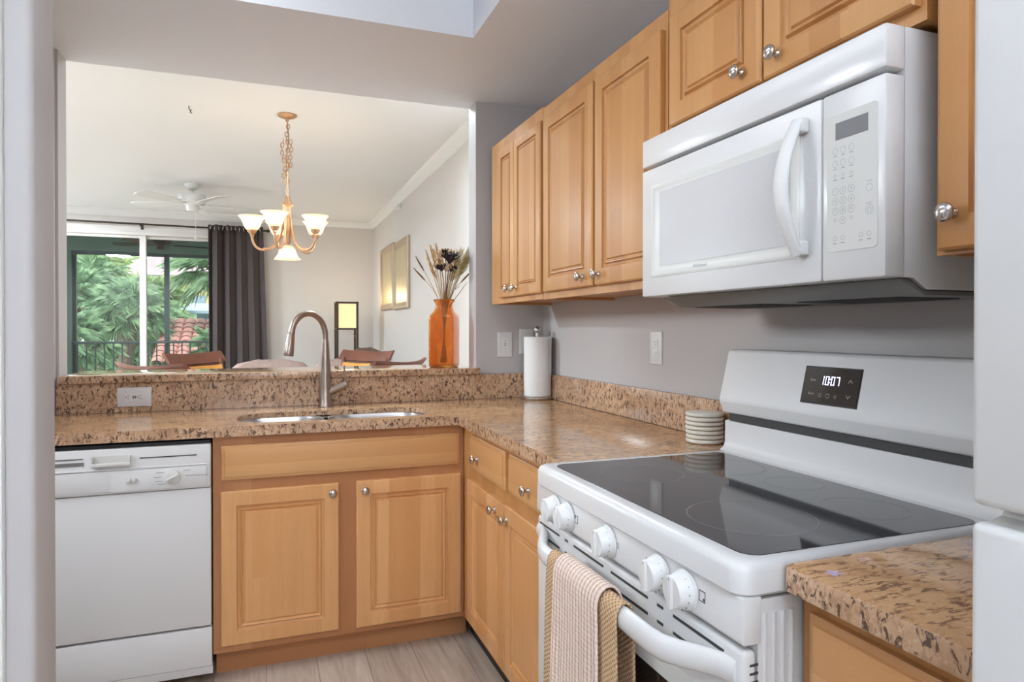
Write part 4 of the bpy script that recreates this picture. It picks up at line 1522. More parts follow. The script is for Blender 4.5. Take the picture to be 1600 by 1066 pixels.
dried('dried_wheat_stem', 'dried brown wheat stem leaning far out of the vase, the higher of two', 'dried stem', at(-0.112, -0.02, 1.555), h_wheat, ('straw', 'straw_dark'))
dried('dried_wheat_stem', 'dried wheat stem leaning far out of the vase, the lower of two', 'dried stem', at(-0.098, 0.02, 1.510), h_wheat, ('straw', 'straw_dark'))
dried('dried_wheat_stem', 'upright dried wheat ear on the mirror side of the bouquet', 'dried stem', at(-0.072, 0.0, 1.585), h_wheat, ('straw', 'straw'))
dried('dried_wheat_stem', 'slender wheat stem sloping low toward the pillar', 'dried stem', at(0.085, -0.02, 1.500), h_wheat, ('straw_dark', 'straw_dark'))
for dx, dy, z in ((-0.060, -0.02, 1.615), (-0.045, 0.015, 1.600), (-0.052, 0.03, 1.560), (-0.030, -0.03, 1.580), (-0.062, 0.01, 1.560), (-0.040, -0.03, 1.625), (-0.050, 0.0, 1.540), (-0.035, 0.03, 1.605)):
    dried('dried_grass_plume', 'tan feathery grass plume on the mirror side of the bouquet', 'dried stem', at(dx, dy, z), h_plume, ('straw', 'straw'), 'tan grass plumes in the vase')
for dx, dy, z in ((-0.022, -0.01, 1.640), (0.016, 0.02, 1.650), (-0.020, 0.025, 1.590), (0.030, -0.02, 1.640), (-0.032, -0.03, 1.605), (0.000, -0.035, 1.575), (0.042, -0.03, 1.585)):
    dried('dried_flower', 'cream beaded seed cluster near the middle of the bouquet', 'dried flower', at(dx, dy, z), h_cluster, ('straw', 'seed_cream'), 'cream seed clusters in the vase')
for dx, dy, z, lab in ((0.020, -0.035, 1.608, 'large dark purple dried pod flower facing front in the bouquet'), (-0.022, -0.035, 1.560, 'dark dried pod flower low beside the large purple one'),
                       (0.004, -0.01, 1.640, 'dark pointed dried pod flower at the top of the bouquet'), (0.030, -0.02, 1.560, 'dark dried pod flower hanging lowest in the bouquet')):
    dried('dried_flower', lab, 'dried flower', at(dx, dy, z), h_bigpod if 'large dark' in lab else h_pod, ('straw_dark', 'pod_dark'), None, 0.0028)
dried('dried_flower', 'single dark spike sticking up among the olive ferns', 'dried flower', at(0.130, -0.01, 1.625), h_spike, ('straw_dark', 'pod_dark'))
for dx, dy, z in ((0.062, -0.02, 1.630), (0.090, 0.01, 1.645), (0.115, -0.02, 1.640), (0.075, 0.02, 1.590), (0.100, -0.03, 1.605), (0.055, 0.0, 1.585), (0.140, 0.02, 1.650), (0.122, 0.0, 1.610)):
    dried('dried_fern', 'olive dried fern sprig on the pillar side of the bouquet', 'dried stem', at(dx, dy, z), h_fern, ('dry_green', 'dry_green'), 'olive fern sprigs in the vase')
tw, twp = stem((vx + 0.02, vy - 0.012, vz + 0.30), (vx + 0.118, vy - 0.01, 1.499), 0.0, 0.0018)
tw.tube([(vx + 0.055, vy - 0.012, 1.462), (vx + 0.08, vy - 0.012, 1.478)], [0.0012, 0.0008], 5)
tag(mk('dried_twig', tw, M['straw_dark']), 'short dark twig sticking out toward the pillar from the vase', 'twig')

# ------------------------------------------------------------------ chandelier
hx, hy = -0.575, 2.33
t = thing('chandelier', 'antique gold chandelier with six lit glass shades hanging beyond the bar', 'chandelier', (hx, hy, 1.75))
mk('canopy', B().lathe([(0.066, 0), (0.066, -0.006), (0.056, -0.014), (0.03, -0.024), (0.012, -0.030), (0.010, -0.045), (0, -0.046)], (hx, hy, LC - 0.0005), (0, 0, 1), 28), M['brass'], t, 40)


def link(b, c, rot, tilt=0.0):
    pts = []
    q = Euler((tilt, tilt * 0.6, rot)).to_matrix()
    for i in range(14):
        a = 2 * PI * i / 14
        pts.append(Vector(c) + q @ Vector((0.0105 * math.cos(a), 0, 0.018 * math.sin(a))))
    b.tube(pts, 0.0034, 6, closed=True)


b = B()
z = LC - 0.055
k = 0
while z > 2.28:
    link(b, (hx + 0.006 * math.sin(k * 1.3), hy, z), 0 if k % 2 else PI / 2, 0.15 * math.sin(k))
    z -= 0.027
    k += 1
mk('chain', b, M['brass'], t, 60)
b = B()
for i in range(11):
    link(b, (hx - 0.026 - 0.010 * math.sin(i * 0.7), hy - 0.01, 2.56 - i * 0.027), 0 if i % 2 else PI / 2, 0.25 * math.sin(i * 2))
for i in range(7):
    link(b, (hx + 0.022 + 0.004 * math.sin(i), hy - 0.008, 2.56 - i * 0.027), PI / 2 if i % 2 else 0, 0.25)
mk('slack_chain', b, M['brass'], t, 60)
mk('cord', B().tube([(hx, hy, LC - 0.05), (hx + 0.01, hy, 2.6), (hx - 0.006, hy, 2.45), (hx, hy, 2.30)], 0.004, 6), M['brass'], t, 60)
mk('stem', B().cyl((hx, hy, 2.175), (hx, hy, 2.42), 0.0085, 0.0085, 12)
   .lathe([(0.009, 0.20), (0.014, 0.185), (0.009, 0.17), (0.011, 0.15), (0.018, 0.13), (0.034, 0.10), (0.040, 0.085), (0.032, 0.075), (0.028, 0.06), (0.026, -0.10), (0.020, -0.15), (0.024, -0.165), (0.014, -0.19), (0.03, -0.21), (0.034, -0.235), (0, -0.236)],
          (hx, hy, 2.035), (0, 0, 1), 20), M['brass'], t, 40)
SH = [(0.026, 0.0), (0.040, 0.008), (0.051, 0.026), (0.058, 0.048), (0.067, 0.070), (0.081, 0.088), (0.091, 0.097)]
for i in range(5):
    a = R(-112 + 72 * i)
    ux, uy = math.cos(a), math.sin(a)

    def P_(r_, z_):
        return (hx + ux * r_, hy + uy * r_, z_)
    ctrl = [P_(0.022, 2.105), P_(0.028, 2.02), P_(0.040, 1.93), P_(0.070, 1.855), P_(0.115, 1.815), P_(0.165, 1.805), P_(0.205, 1.825), P_(0.226, 1.865), P_(0.230, 1.905)]
    pts = []
    for s in range(33):
        f = s / 32 * (len(ctrl) - 1)
        k = min(int(f), len(ctrl) - 2)
        fr = f - k
        p0, p1, p2, p3 = (Vector(ctrl[max(0, min(len(ctrl) - 1, k + m_))]) for m_ in (-1, 0, 1, 2))
        pts.append(0.5 * ((2 * p1) + (p2 - p0) * fr + (2 * p0 - 5 * p1 + 4 * p2 - p3) * fr ** 2 + (3 * p1 - p0 - 3 * p2 + p3) * fr ** 3))
    ab = B().tube(pts, 0.0085, 8)
    for f in (0.118, 0.135, 0.152):
        ab.sphere(P_(f, 1.8125), 0.0098, 8)
    mk('arm', ab, M['brass'], t, 60)
    cup = mk('cup', B().lathe([(0.008, -0.012), (0.014, -0.004), (0.012, 0.004), (0.022, 0.012), (0.030, 0.024), (0.031, 0.038), (0.0, 0.0385)], P_(0.230, 1.905), (0, 0, 1), 16), M['brass'], t, 40)
    sh_ = mk('lamp_shade', B().lathe(SH, P_(0.230, 1.936), (0, 0, 1), 28, False, False), M['shade'], t, 60)
    mk('bulb', B().sphere(P_(0.230, 1.980), 0.022, 14), M['bulb'], sh_, 60)
    point('bulb_light', Vector(P_(0.230, 2.008)) - t.location, POW['chand'], (1.0, 0.88, 0.70), 0.02, t)
dn = mk('lamp_shade', B().lathe([(r_, -z_) for r_, z_ in SH], (hx, hy, 1.842), (0, 0, 1), 28, False, False), M['shade'], t, 60)
mk('bulb', B().sphere((hx, hy, 1.79), 0.022, 14), M['bulb'], dn, 60)
point('bulb_light', Vector((hx, hy, 1.763)) - t.location, POW['chand'], (1.0, 0.88, 0.70), 0.02, t)
b = B()
b.tube([(-1.195, 2.362, LC), (-1.195, 2.362, LC - 0.018), (-1.186, 2.362, LC - 0.028), (-1.180, 2.362, LC - 0.022), (-1.188, 2.362, LC - 0.040), (-1.176, 2.362, LC - 0.046)], 0.0032, 8)
tag(mk('ceiling_hook', b, M['bronze']), 'small dark hook screwed into the dining room ceiling apart from the chandelier', 'hook')


# ------------------------------------------------------------------ ceiling fans
def fan(loc, top, mat, label, a0, cat='ceiling fan', rad=0.64, chain=0.27):
    x, y, z = loc        # z at the blade level
    t = thing('ceiling_fan', label, cat, (x, y, z - 0.09))
    mk('canopy', B().lathe([(0.075, 0), (0.072, -0.02), (0.045, -0.05), (0.02, -0.058), (0, -0.058)], (x, y, top - 0.0005), (0, 0, 1), 24), mat, t, 40)
    mk('downrod', B().cyl((x, y, z + 0.09), (x, y, top - 0.05), 0.014, 0.014, 12), mat, t, 40)
    mk('motor', B().lathe([(0.02, 0.105), (0.05, 0.10), (0.125, 0.085), (0.135, 0.07), (0.135, 0.03), (0.12, 0.0), (0.08, -0.01), (0.07, -0.03), (0, -0.03)], (x, y, z), (0, 0, 1), 28), mat, t, 40)
    mk('switch_housing', B().lathe([(0.06, -0.03), (0.062, -0.06), (0.05, -0.085), (0.0, -0.088)], (x, y, z), (0, 0, 1), 24), mat, t, 40)
    mk('pull_chain', B().cyl((x + 0.03, y - 0.02, z - 0.085), (x + 0.03, y - 0.02, z - 0.085 - chain), 0.002, 0.002, 6).sphere((x + 0.03, y - 0.02, z - 0.092 - chain), 0.011, 8), mat, t, 50)
    for i in range(5):
        a = R(a0 + 72 * i)
        c_, s_ = math.cos(a), math.sin(a)

        def q(u, v, w_):
            return (x + u * c_ - v * s_, y + u * s_ + v * c_, z + w_)
        pr = [(0.17, -0.045), (0.24, -0.058), (rad - 0.06, -0.068), (rad - 0.015, -0.055), (rad, -0.02), (rad, 0.02), (rad - 0.015, 0.055), (rad - 0.06, 0.068), (0.24, 0.058), (0.17, 0.045)]
        bl = mk('blade', B().prism(pr, lambda p, tt: q(p[0], p[1], -0.012 + p[1] * 0.22 + 0.007 * tt)), mat, t, 30)
        mk('blade_iron', B().prism([(0.08, -0.015), (0.15, -0.012), (0.21, -0.035), (0.24, -0.035), (0.24, 0.035), (0.21, 0.035), (0.15, 0.012), (0.08, 0.015)], lambda p, tt: q(p[0], p[1], -0.019 + p[1] * 0.22 + 0.006 * tt)), mat, bl, 30)
    return t


fan((-1.42, 5.0, 2.555), LC, M['fan_white'], 'white five-blade ceiling fan hanging in the living room', 12)
fan((-2.10, 7.95, 2.46), 2.70, M['bronze'], 'dark bronze ceiling fan out on the screened balcony', 20, chain=0.25)

# ------------------------------------------------------------------ curtain and rod
t = thing('curtain_rod', 'thin dark curtain rod above the sliding glass door', 'curtain rod', (-2.2, YL - 0.09, 2.57))
mk('rod', B().cyl((-3.45, YL - 0.09, 2.575), (-0.70, YL - 0.09, 2.555), 0.0115, 0.0115, 12), M['bronze'], t, 50)
for x in (-3.3, -2.168, -0.76):
    mk('bracket', B().box(x - 0.012, x + 0.012, YL - 0.105, YL, 2.535, 2.555, 0.002).box(x - 0.015, x + 0.015, YL - 0.008, YL, 2.51, 2.59, 0.002), M['bronze'], t)
mk('finial', B().sphere((-0.685, YL - 0.09, 2.555), 0.022, 12).sphere((-3.465, YL - 0.09, 2.575), 0.022, 12), M['bronze'], t, 60)
t = thing('curtain', 'charcoal grommet curtain panel gathered at one end of the sliding door', 'curtain', (-1.08, YL - 0.09, 0.02))
rings = []
nf = 120
for k in range(14):
    s = k / 13
    z = 2.60 - 2.575 * s
    x0, x1 = -1.405 - 0.0 * s, -0.762 + 0.075 * s
    row = []
    for i in range(nf + 1):
        q = i / nf
        ph = q * 2 * PI * 4.6
        amp = 0.048 * (0.75 + 0.35 * math.sin(q * 5 + 1)) * (1 - 0.15 * s)
        row.append((x0 + (x1 - x0) * q + 0.012 * math.sin(ph * 2 + s), YL - 0.095 + amp * math.sin(ph + 0.5 * s * math.sin(q * 4)), z + 0.004 * math.sin(ph * 2) * (1 if k == 0 else 0)))
    rings.append(row)
cu = mk('fabric', B().loft(rings, False, False, closed=False), M['curtain'], t, 80)
cu.modifiers.new('thickness', 'SOLIDIFY').thickness = 0.003
b = B()
for i in range(13):
    q = (i + 0.5) / 13
    x = -1.405 + 0.643 * q
    pts = [(x + 0.004 * (1 if i % 2 else -1) * math.sin(2 * PI * j / 16), YL - 0.095 + 0.024 * math.cos(2 * PI * j / 16), 2.558 + 0.024 * math.sin(2 * PI * j / 16)) for j in range(16)]
    b.tube(pts, 0.0045, 6, closed=True)
mk('grommets', b, M['steel'], t, 60)

# ------------------------------------------------------------------ framed mirrors, sensor, floor lamp
def framed(y0, y1, z0, z1, label):
    t = thing('framed_mirror', label, 'mirror', (XL - 0.02, (y0 + y1) / 2, z0))
    fn = W(XL - 0.002)
    w_ = 0.075
    mk('frame', B().panel(y0, y1, z0, z1, fn, [(0, 0), (0, 0.022), (0.010, 0.034), (0.03, 0.036), (0.055, 0.024), (w_, 0.016), (w_ + 0.002, 0.010)]), M['pewter_frame'], t, 25)
    mk('mirror_glass', B().panel(y0 + w_, y1 - w_, z0 + w_, z1 - w_, fn, [(0, 0.0105), (0.0, 0.011), (0.03, 0.0135)]), M['mirror'], t, 20)


framed(5.205, 6.06, 1.495, 2.275, 'pewter framed mirror of the pair, the one nearer the shelf lamp')
framed(4.335, 5.165, 1.480, 2.245, 'pewter framed mirror of the pair, the one nearer the dried flowers')
t = thing('motion_sensor', 'small white motion sensor under the crown moulding above the mirrors', 'sensor', (XL - 0.03, 4.9, 2.64))
mk('housing', B().prism([(0.0, 0.0), (0.045, 0.012), (0.045, 0.052), (0.0, 0.064)], lambda p, tt: (XL - p[0], 4.82 + tt * 0.16, 2.598 + p[1]), 0.004), M['white_soft'], t)
mk('lens', B().box(XL - 0.0475, XL - 0.045, 4.86, 4.94, 2.613, 2.647, 0.001), M['white_panel'], t)

lx0, lx1, ly0, ly1 = 0.105, 0.375, 5.95, 6.22
t = thing('floor_lamp', 'tall dark framed shelf lamp with a lit paper shade near the far corner', 'lamp', (0.24, 6.085, 0))
for x in (lx0, lx1 - 0.026):
    for y in (ly0, ly1 - 0.026):
        mk('leg', B().box(x, x + 0.026, y, y + 0.026, 0, 1.605, 0.001), M['lamp_wood'], t)
b = B()
for z in (1.58, 1.252):
    for x0, x1, y0, y1 in ((lx0, lx1, ly0, ly0 + 0.022), (lx0, lx1, ly1 - 0.022, ly1), (lx0, lx0 + 0.022, ly0, ly1), (lx1 - 0.022, lx1, ly0, ly1)):
        b.box(x0 + 0.001, x1 - 0.001, y0 + 0.001, y1 - 0.001, z, z + 0.022)
mk('top_frame', b, M['lamp_wood'], t)
mk('lamp_shade', B().loft([rrect(lx0 + 0.024, lx1 - 0.024, ly0 + 0.024, ly1 - 0.024, 0.002, 1)] and [[(x, y, z) for x, y in rrect(lx0 + 0.024, lx1 - 0.024, ly0 + 0.024, ly1 - 0.024, 0.002, 1)] for z in (1.270, 1.583)], False, False), M['paper_shade'], t)
for z in (0.10, 0.48, 0.86):
    mk('shelf', B().box(lx0 + 0.003, lx1 - 0.003, ly0 + 0.003, ly1 - 0.003, z, z + 0.02), M['lamp_wood'], t)
mk('pull_chain', B().tube([(0.25, 5.96, 1.262), (0.25, 5.95, 1.235), (0.30, 5.95, 1.20), (0.345, 5.952, 1.165)], 0.0018, 6), M['brass'], t)
point('lamp_light', (0.0, 0.0, 1.66), POW['lamp'], (1.0, 0.82, 0.55), 0.06, t)


# ------------------------------------------------------------------ dining chairs
def make_chair(label):
    t = thing('dining_chair', label, 'chair', (0, 0, 0), 'dining chairs beyond the bar')
    # chair faces +Y, back at -Y
    for sx in (-1, 1):
        mk('leg', B().tube([(sx * 0.215, 0.21, 0), (sx * 0.215, 0.21, 0.44)], [0.016, 0.022], 8), M['leather'], t)
        mk('leg', B().tube([(sx * 0.205, -0.25, 0), (sx * 0.205, -0.215, 0.44), (sx * 0.21, -0.225, 0.70), (sx * 0.222, -0.285, 1.02)], [0.016, 0.021, 0.019, 0.017], 8), M['leather'], t)
    mk('seat', B().box(-0.24, 0.24, -0.22, 0.25, 0.44, 0.50, 0.02), M['orange_pad'], t)

    def back(x, z, n):
        """curved back: concave toward the sitter; rolls away at the top"""
        k = (x / 0.25) ** 2
        roll = max(0, z - 0.92)
        y = -0.225 - 0.28 * max(0, z - 0.55) ** 1.3 - 2.6 * roll ** 2 + 0.055 * k
        return (x, y - n, z + 0.016 * k)
    for nm, z0, z1, mt, th_, w_ in (('back_pad', 0.56, 0.965, 'orange_pad', 0.030, 0.205), ('back_shell', 0.54, 0.99, 'leather', 0.012, 0.225), ('top_rail', 0.985, 1.065, 'leather', 0.034, 0.262)):
        rings = []
        n0 = {'back_pad': -0.034, 'back_shell': 0.0, 'top_rail': -0.012}[nm]
        m = 14
        for k in range(7):
            z = z0 + (z1 - z0) * k / 6
            f = [back(-w_ + 2 * w_ * i / m, z, n0) for i in range(m + 1)]
            g = [back(-w_ + 2 * w_ * i / m, z, n0 + th_ * (0.55 if k == 6 else 1)) for i in range(m, -1, -1)]
            rings.append(f + g)
        mk(nm, B().loft(rings), M[mt], t, 40)
    return t


ch = [(-1.06, 1.66, -45, 'brown dining chair in front of the glass door, its dark top seen from behind'),
      (-1.02, 2.98, -135, 'brown dining chair in front of the curtain, its ochre back pad showing'),
      (-0.20, 1.62, 45, 'brown dining chair beside the amber vase, its curved top seen from behind'),
      (-0.13, 2.98, 135, 'brown dining chair under the shelf lamp, its ochre back pad showing')]
base_chair = make_chair(ch[0][3])
for i, (x, y, a, lab) in enumerate(ch):
    o = base_chair if i == 0 else copy_tree(base_chair)
    o.location = (x, y, 0)
    o.rotation_euler = (0, 0, R(a))
    o['label'] = lab

# ------------------------------------------------------------------ sofa and armchair
t = thing('sofa', 'mauve-grey sofa with plump back cushions beyond the dining chairs', 'sofa', (-0.25, 4.55, 0))
mk('base', B().box(-1.12, 0.62, 4.20, 5.0, 0.10, 0.40, 0.03, 3), M['sofa'], t)
for x in (-1.12, 0.42):
    mk('arm', B().box(x, x + 0.20, 4.16, 5.0, 0.12, 0.66, 0.07, 4), M['sofa'], t)
mk('back', B().box(-1.10, 0.60, 4.06, 4.26, 0.10, 0.82, 0.05, 3), M['sofa'], t)
for x in (-1.0, 0.5):
    for y in (4.25, 4.93):
        mk('foot', B().cyl((x, y, 0), (x, y, 0.10), 0.02, 0.03), M['lamp_wood'], t)
for x0, x1 in ((-0.92, -0.25), (-0.25, 0.42)):
    mk('seat_cushion', B().box(x0 + 0.004, x1 - 0.004, 4.40, 5.0, 0.40, 0.54, 0.04, 3), M['sofa'], t)


def puff(x0, x1, y0, y1, z0, z1, sag=0.02):
    b = B()
    m, k_ = 16, 12
    rings = []
    for k in range(k_ + 1):
        v = -1 + 2 * k / k_
        row = []
        for i in range(2 * m):
            a = 2 * PI * i / (2 * m)
            ex = 0.42
            cx = math.copysign(abs(math.cos(a)) ** ex, math.cos(a))
            sy = math.copysign(abs(math.sin(a)) ** 0.8, math.sin(a))
            f = max(0.02, (1 - abs(v) ** 4)) ** 0.32
            g = max(0.02, (1 - abs(v) ** 2.4)) ** 0.5
            x = (x0 + x1) / 2 + (x1 - x0) / 2 * cx * f
            y = (y0 + y1) / 2 + (y1 - y0) / 2 * sy * g
            z = (z0 + z1) / 2 + (z1 - z0) / 2 * v + sag * math.sin(i * 1.7 + k) * 0.3
            if v > 0:
                z -= sag * (1 - abs(cx)) * v
            row.append((x, y, z))
        rings.append(row)
    return b.loft(rings)


mk('back_cushion', puff(-1.045, -0.295, 4.20, 4.42, 0.50, 0.965), M['sofa'], t, 70)
mk('back_cushion', puff(-0.285, 0.46, 4.20, 4.42, 0.50, 0.968), M['sofa'], t, 70)

t = thing('armchair', 'taupe armchair partly hidden behind the dining chairs, below the mirrors', 'armchair', (0.36, 5.4, 0))
mk('seat', B().box(0.12, 0.62, 5.1, 5.7, 0.12, 0.46, 0.05, 3), M['throw'], t)
mk('back', puff(0.17, 0.64, 5.42, 5.72, 0.42, 1.035, 0.03), M['throw'], t, 70)
for x in (0.06, 0.60):
    mk('arm', B().box(x, x + 0.08, 5.08, 5.66, 0.12, 0.64, 0.035, 3), M['throw'], t)

# ------------------------------------------------------------------ balcony and what lies beyond
LY = 9.0
struct('balcony_floor', B().box(-4.6, 1.4, YL + 0.15, LY + 0.2, -0.12, -0.02), M['greymetal'])
struct('balcony_ceiling', B().box(-4.6, 1.4, YL + 0.15, LY + 0.2, 2.70, 2.8), M['lanai_bounce_tint'])
struct('trim_4', B().box(-4.6, 1.4, LY - 0.06, LY + 0.12, 2.435, 2.70), M['lanai_bounce_tint'])
struct('balcony_wall', B().box(-4.0, -3.42, LY - 0.06, LY + 0.12, -0.02, 2.435), M['lanai_bounce_tint'])
t = thing('balcony_railing', 'dark green metal balcony railing with slim upright bars', 'railing', (-1.2, LY, 0))
mk('top_rail', B().box(-3.42, 1.4, LY - 0.03, LY + 0.03, 1.04, 1.075, 0.004), M['teal_frame'], t)
mk('bottom_rail', B().box(-3.42, 1.4, LY - 0.02, LY + 0.02, 0.06, 0.09), M['teal_frame'], t)
for i in range(32):
    x = -3.36 + i * 0.117
    mk('baluster', B().box(x, x + 0.018, LY - 0.009, LY + 0.009, 0.09, 1.04), M['teal_frame'], t)
t = thing('screen_frame', 'dark green upright screen frame posts standing on the balcony edge', 'screen frame', (-2.16, LY + 0.06, 0))
mk('post', B().box(-3.42, -3.372, LY + 0.031, LY + 0.09, 0, 2.435), M['teal_frame'], t)
mk('post', B().box(-2.197, -2.125, LY + 0.031, LY + 0.09, 0, 2.435), M['teal_frame'], t)
mk('post', B().box(-0.95, -0.88, LY + 0.031, LY + 0.09, 0, 2.435), M['teal_frame'], t)
mk('cross_bar', B().box(-3.372, 1.4, LY + 0.031, LY + 0.09, 2.385, 2.434), M['teal_frame'], t)

tag(mk('lawn', B().box(-60, 60, 9.3, 90, -3.3, -3.2), M['grass']), kind='structure').name = 'ground'


def fan_leaf(b, o, az, el, ln, rnd):
    """one palmate leaf: stalk plus narrow folded segments that droop at the tips"""
    d = Vector((math.cos(az) * math.cos(el), math.sin(az) * math.cos(el), math.sin(el)))
    side = Vector((-math.sin(az), math.cos(az), 0))
    upv = side.cross(d) * -1
    hub = o + d * ln * 0.5
    b.tube([o, o + d * ln * 0.25 + Vector((0, 0, 0.02)), hub], [0.016, 0.012, 0.008], 4)
    n = 24
    for i in range(n):
        a = R(-118 + 236 * i / (n - 1))
        dd = (d * math.cos(a) + side * math.sin(a)).normalized()
        l2 = ln * 0.62 * (0.72 + 0.28 * math.cos(a * 0.8)) * rnd.uniform(0.88, 1.1)
        w_ = 0.0115 * ln / 0.9
        pv = dd.cross(upv).normalized() * w_
        dr = -abs(l2) * rnd.uniform(0.25, 0.55)
        mid = hub + dd * l2 * 0.5 + Vector((0, 0, dr * 0.12))
        tip = hub + dd * l2 + Vector((0, 0, dr))
        bm = b.bm
        v = [bm.verts.new(p) for p in (hub, mid + pv, mid - pv + upv * 0.01, tip)]
        bm.faces.new((v[0], v[1], v[3]))
        bm.faces.new((v[0], v[3], v[2]))


def make_palm(name, label, loc, mat, ln, nleaf, seed, ground=-3.2):
    rnd = random.Random(seed)
    x, y, z = loc
    t = thing(name, label, 'palm tree', (x, y, ground), 'palm trees beyond the balcony')
    b = B()
    o = Vector(loc)
    for i in range(nleaf):
        az = i * 2.399 + rnd.uniform(-0.2, 0.2)
        el = R(75 - 115 * (i / nleaf) + rnd.uniform(-8, 8))
        fan_leaf(b, o + Vector((0, 0, 0.1)), az, el, ln * rnd.uniform(0.85, 1.1), rnd)
    mk('crown', b, mat, t, 30, recalc=False)
    b = B()
    k = 22
    b.tube([(x + 0.05 * math.sin(i * 0.3), y, ground + (z + 0.1 - ground) * i / k) for i in range(k + 1)],
           [0.13 + 0.018 * (i % 2) + (0.05 if i > k - 4 else 0) for i in range(k + 1)], 10)
    mk('trunk', b, M['trunk'], t, 30)
    return t


PALMS = [((-3.44, 13.4, 1.51), 'palm_a', 0.93, 30, 'fan palm with its bare trunk in view beside the middle door stile'),
         ((-5.34, 19.2, 2.36), 'palm_a', 1.18, 30, 'tall fan palm rising behind the low palm by the corner post'),
         ((-1.54, 13.2, 2.51), 'palm_a', 1.14, 32, 'fan palm beside the curtain, overhanging the tiled roof'),
         ((-5.01, 16.0, 1.75), 'palm_a', 1.12, 28, 'low fan palm with leaves touching the balcony corner post'),
         ((-4.35, 22.5, 2.08), 'palm_b', 1.34, 28, 'yellow-green fan palm behind the middle door stile'),
         ((-6.52, 26.0, 3.08), 'palm_b', 1.56, 26, 'yellow-green palm below the distant house roof'),
         ((-3.44, 17.6, 1.13), 'palm_a', 1.10, 26, 'short fan palm low behind the balcony bars, beside the tiled roof'),
         ((-3.90, 11.2, 0.88), 'palm_a', 0.79, 24, 'lowest fan palm, behind the bars by the balcony corner post'),
         ((-1.63, 10.9, 0.82), 'palm_a', 0.50, 22, 'small fan palm in front of the tiled roof'),
         ((-8.42, 30.0, 3.76), 'palm_b', 1.75, 26, 'most distant yellow-green palm, behind the tall fan palm')]
for i, (loc, mt, ln, nl, lab) in enumerate(PALMS):
    make_palm('palm_tree', lab, loc, M[mt], ln, nl, 11 + i)


def bush(label, c, rx, ry, rz, n, size, seed):
    rnd = random.Random(seed)
    b = B()
    for i in range(n):
        o = Vector((rnd.gauss(0, 1), rnd.gauss(0, 1), rnd.gauss(0, 1))).normalized()
        k = rnd.uniform(0.55, 1) ** 0.5
        p = Vector((c[0] + o.x * rx * k, c[1] + o.y * ry * k, c[2] + o.z * rz * k))
        u = Vector((rnd.uniform(-1, 1), rnd.uniform(-1, 1), rnd.uniform(-0.6, 1))).normalized() * size * rnd.uniform(0.6, 1.2)
        v = u.cross(Vector((rnd.uniform(-1, 1), rnd.uniform(-1, 1), 1)).normalized()) * 0.35
        bm = b.bm
        vs = [bm.verts.new(q) for q in (p - u * 0.5, p + v, p + u * 0.6, p - v)]
        bm.faces.new(vs)
    t = thing('bush', label, 'bush', (c[0], c[1], -3.2), 'bushes below the balcony')
    mk('foliage', b, M['bush'], t, 30, recalc=False)
    mk('stem', B().cyl((c[0], c[1], -3.2), (c[0], c[1], c[2] - rz * 0.3), 0.12, 0.08, 8), M['trunk'], t)


bush('dense dark green bush behind the bars near the corner post', (-4.9, 18.0, -0.4), 1.4, 0.8, 1.1, 2600, 0.17, 31)
bush('dark green bush behind the bars below the bare palm trunk', (-3.5, 20.3, -0.5), 1.4, 0.9, 1.2, 2200, 0.17, 32)
bush('leafy bush between the palms and the open shelter', (-4.3, 27.6, 0.9), 2.0, 0.7, 1.1, 2400, 0.2, 33)
bush('big leafy bush filling the gap behind the tall palms', (-5.9, 29.6, 1.6), 1.9, 1.0, 2.0, 3000, 0.28, 34)
bush('small bush behind the bars beside the tiled roof', (-2.55, 12.2, 0.0), 0.5, 0.5, 0.75, 900, 0.14, 35)

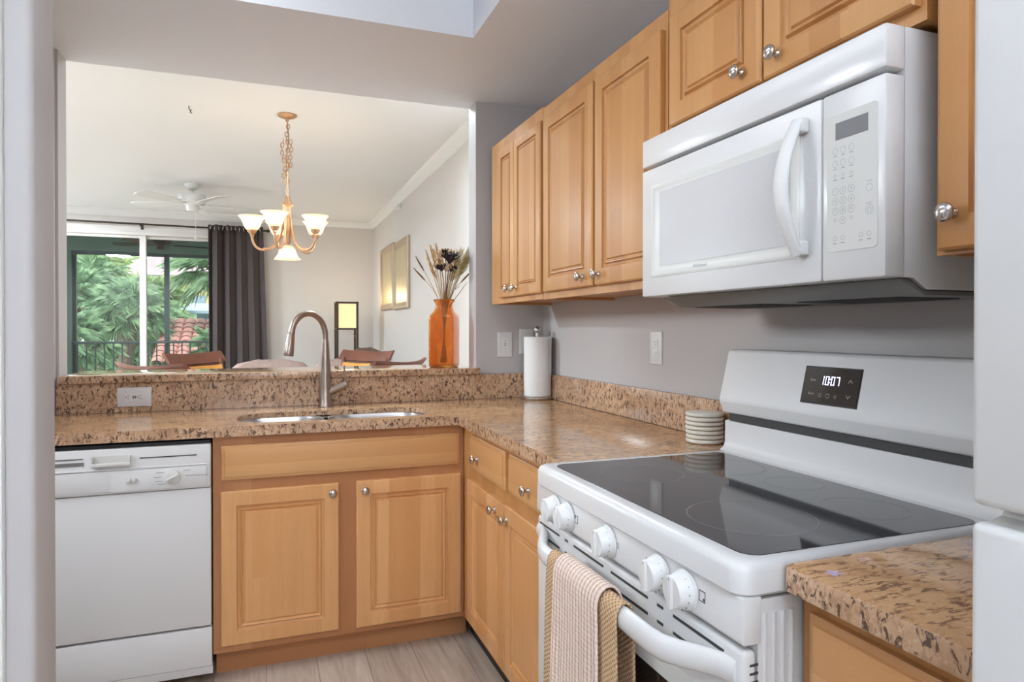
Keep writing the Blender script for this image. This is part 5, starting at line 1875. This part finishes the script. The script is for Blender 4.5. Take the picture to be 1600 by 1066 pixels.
# tiled roof close below, open shelter behind it, house at the back
t = thing('tiled_roof', 'red clay tiled roof seen just beyond the balcony rail', 'roof', (-1.2, 13.0, -3.2))
b = B()
for k in range(9):
    s = k / 9
    y, z = 12.0 + 2.0 * s, 0.55 + 0.86 * s
    for i in range(15):
        x = -2.72 + i * 0.21
        rings = []
        for q in (0, 1):
            yy, zz = y - 0.03 + q * 0.28, z + 0.035 - q * 0.015 + 0.86 / 2.0 * q * 0.26
            rings.append([(x + 0.105 * math.cos(PI * m / 8), yy, zz + 0.07 * math.sin(PI * m / 8)) for m in range(9)])
        b.loft(rings, False, False, closed=False)
mk('tiles', b, M['roof'], t, 50)
mk('deck', B().prism([(12.0, 0.5), (14.0, 1.36), (14.0, 1.2), (12.0, 0.34)], lambda p, tt: (-2.83 + tt * 3.2, p[0], p[1])), M['roof'], t)
mk('wall', B().box(-2.75, 0.3, 12.4, 14.0, -3.2, 0.49), M['stucco'], t)

t = thing('shelter', 'pale blue-grey open shelter with white posts beyond the tiled roof', 'shelter', (-2.3, 24.0, -3.2))
mk('roof_panel', B().prism([(23.4, 1.92), (25.4, 2.25), (25.4, 2.15), (23.4, 1.82)], lambda p, tt: (-3.62 + tt * 4.2, p[0], p[1])), M['bluegrey'], t)
for x in (-3.06, -1.5, 0.3):
    mk('post', B().box(x - 0.05, x + 0.05, 23.5, 23.6, -3.2, 1.84), M['trim'], t)
mk('back_wall', B().box(-3.5, 0.5, 25.0, 25.1, -3.2, 2.08), M['bluegrey'], t)

t = thing('house', 'distant yellow house with a pale brown hip roof behind the palms', 'house', (-4.0, 37.0, -3.2))
mk('wall', B().box(-7.2, 1.5, 35.0, 41.0, -3.2, 3.65), M['stucco'], t)
mk('eave', B().box(-7.6, 1.9, 34.5, 41.5, 3.65, 3.95), M['trim'], t)
mk('roof', B().loft([[(-7.7, 34.4, 3.95), (2.0, 34.4, 3.95), (2.0, 41.6, 3.95), (-7.7, 41.6, 3.95)], [(-5.6, 37.6, 5.55), (-0.8, 37.6, 5.55), (-0.8, 38.4, 5.55), (-5.6, 38.4, 5.55)]]), M['roof_far'], t)
for x in (-5.6, -4.4):
    mk('window', B().box(x, x + 0.8, 34.96, 35.0, 1.7, 3.0), M['bluegrey'], t)
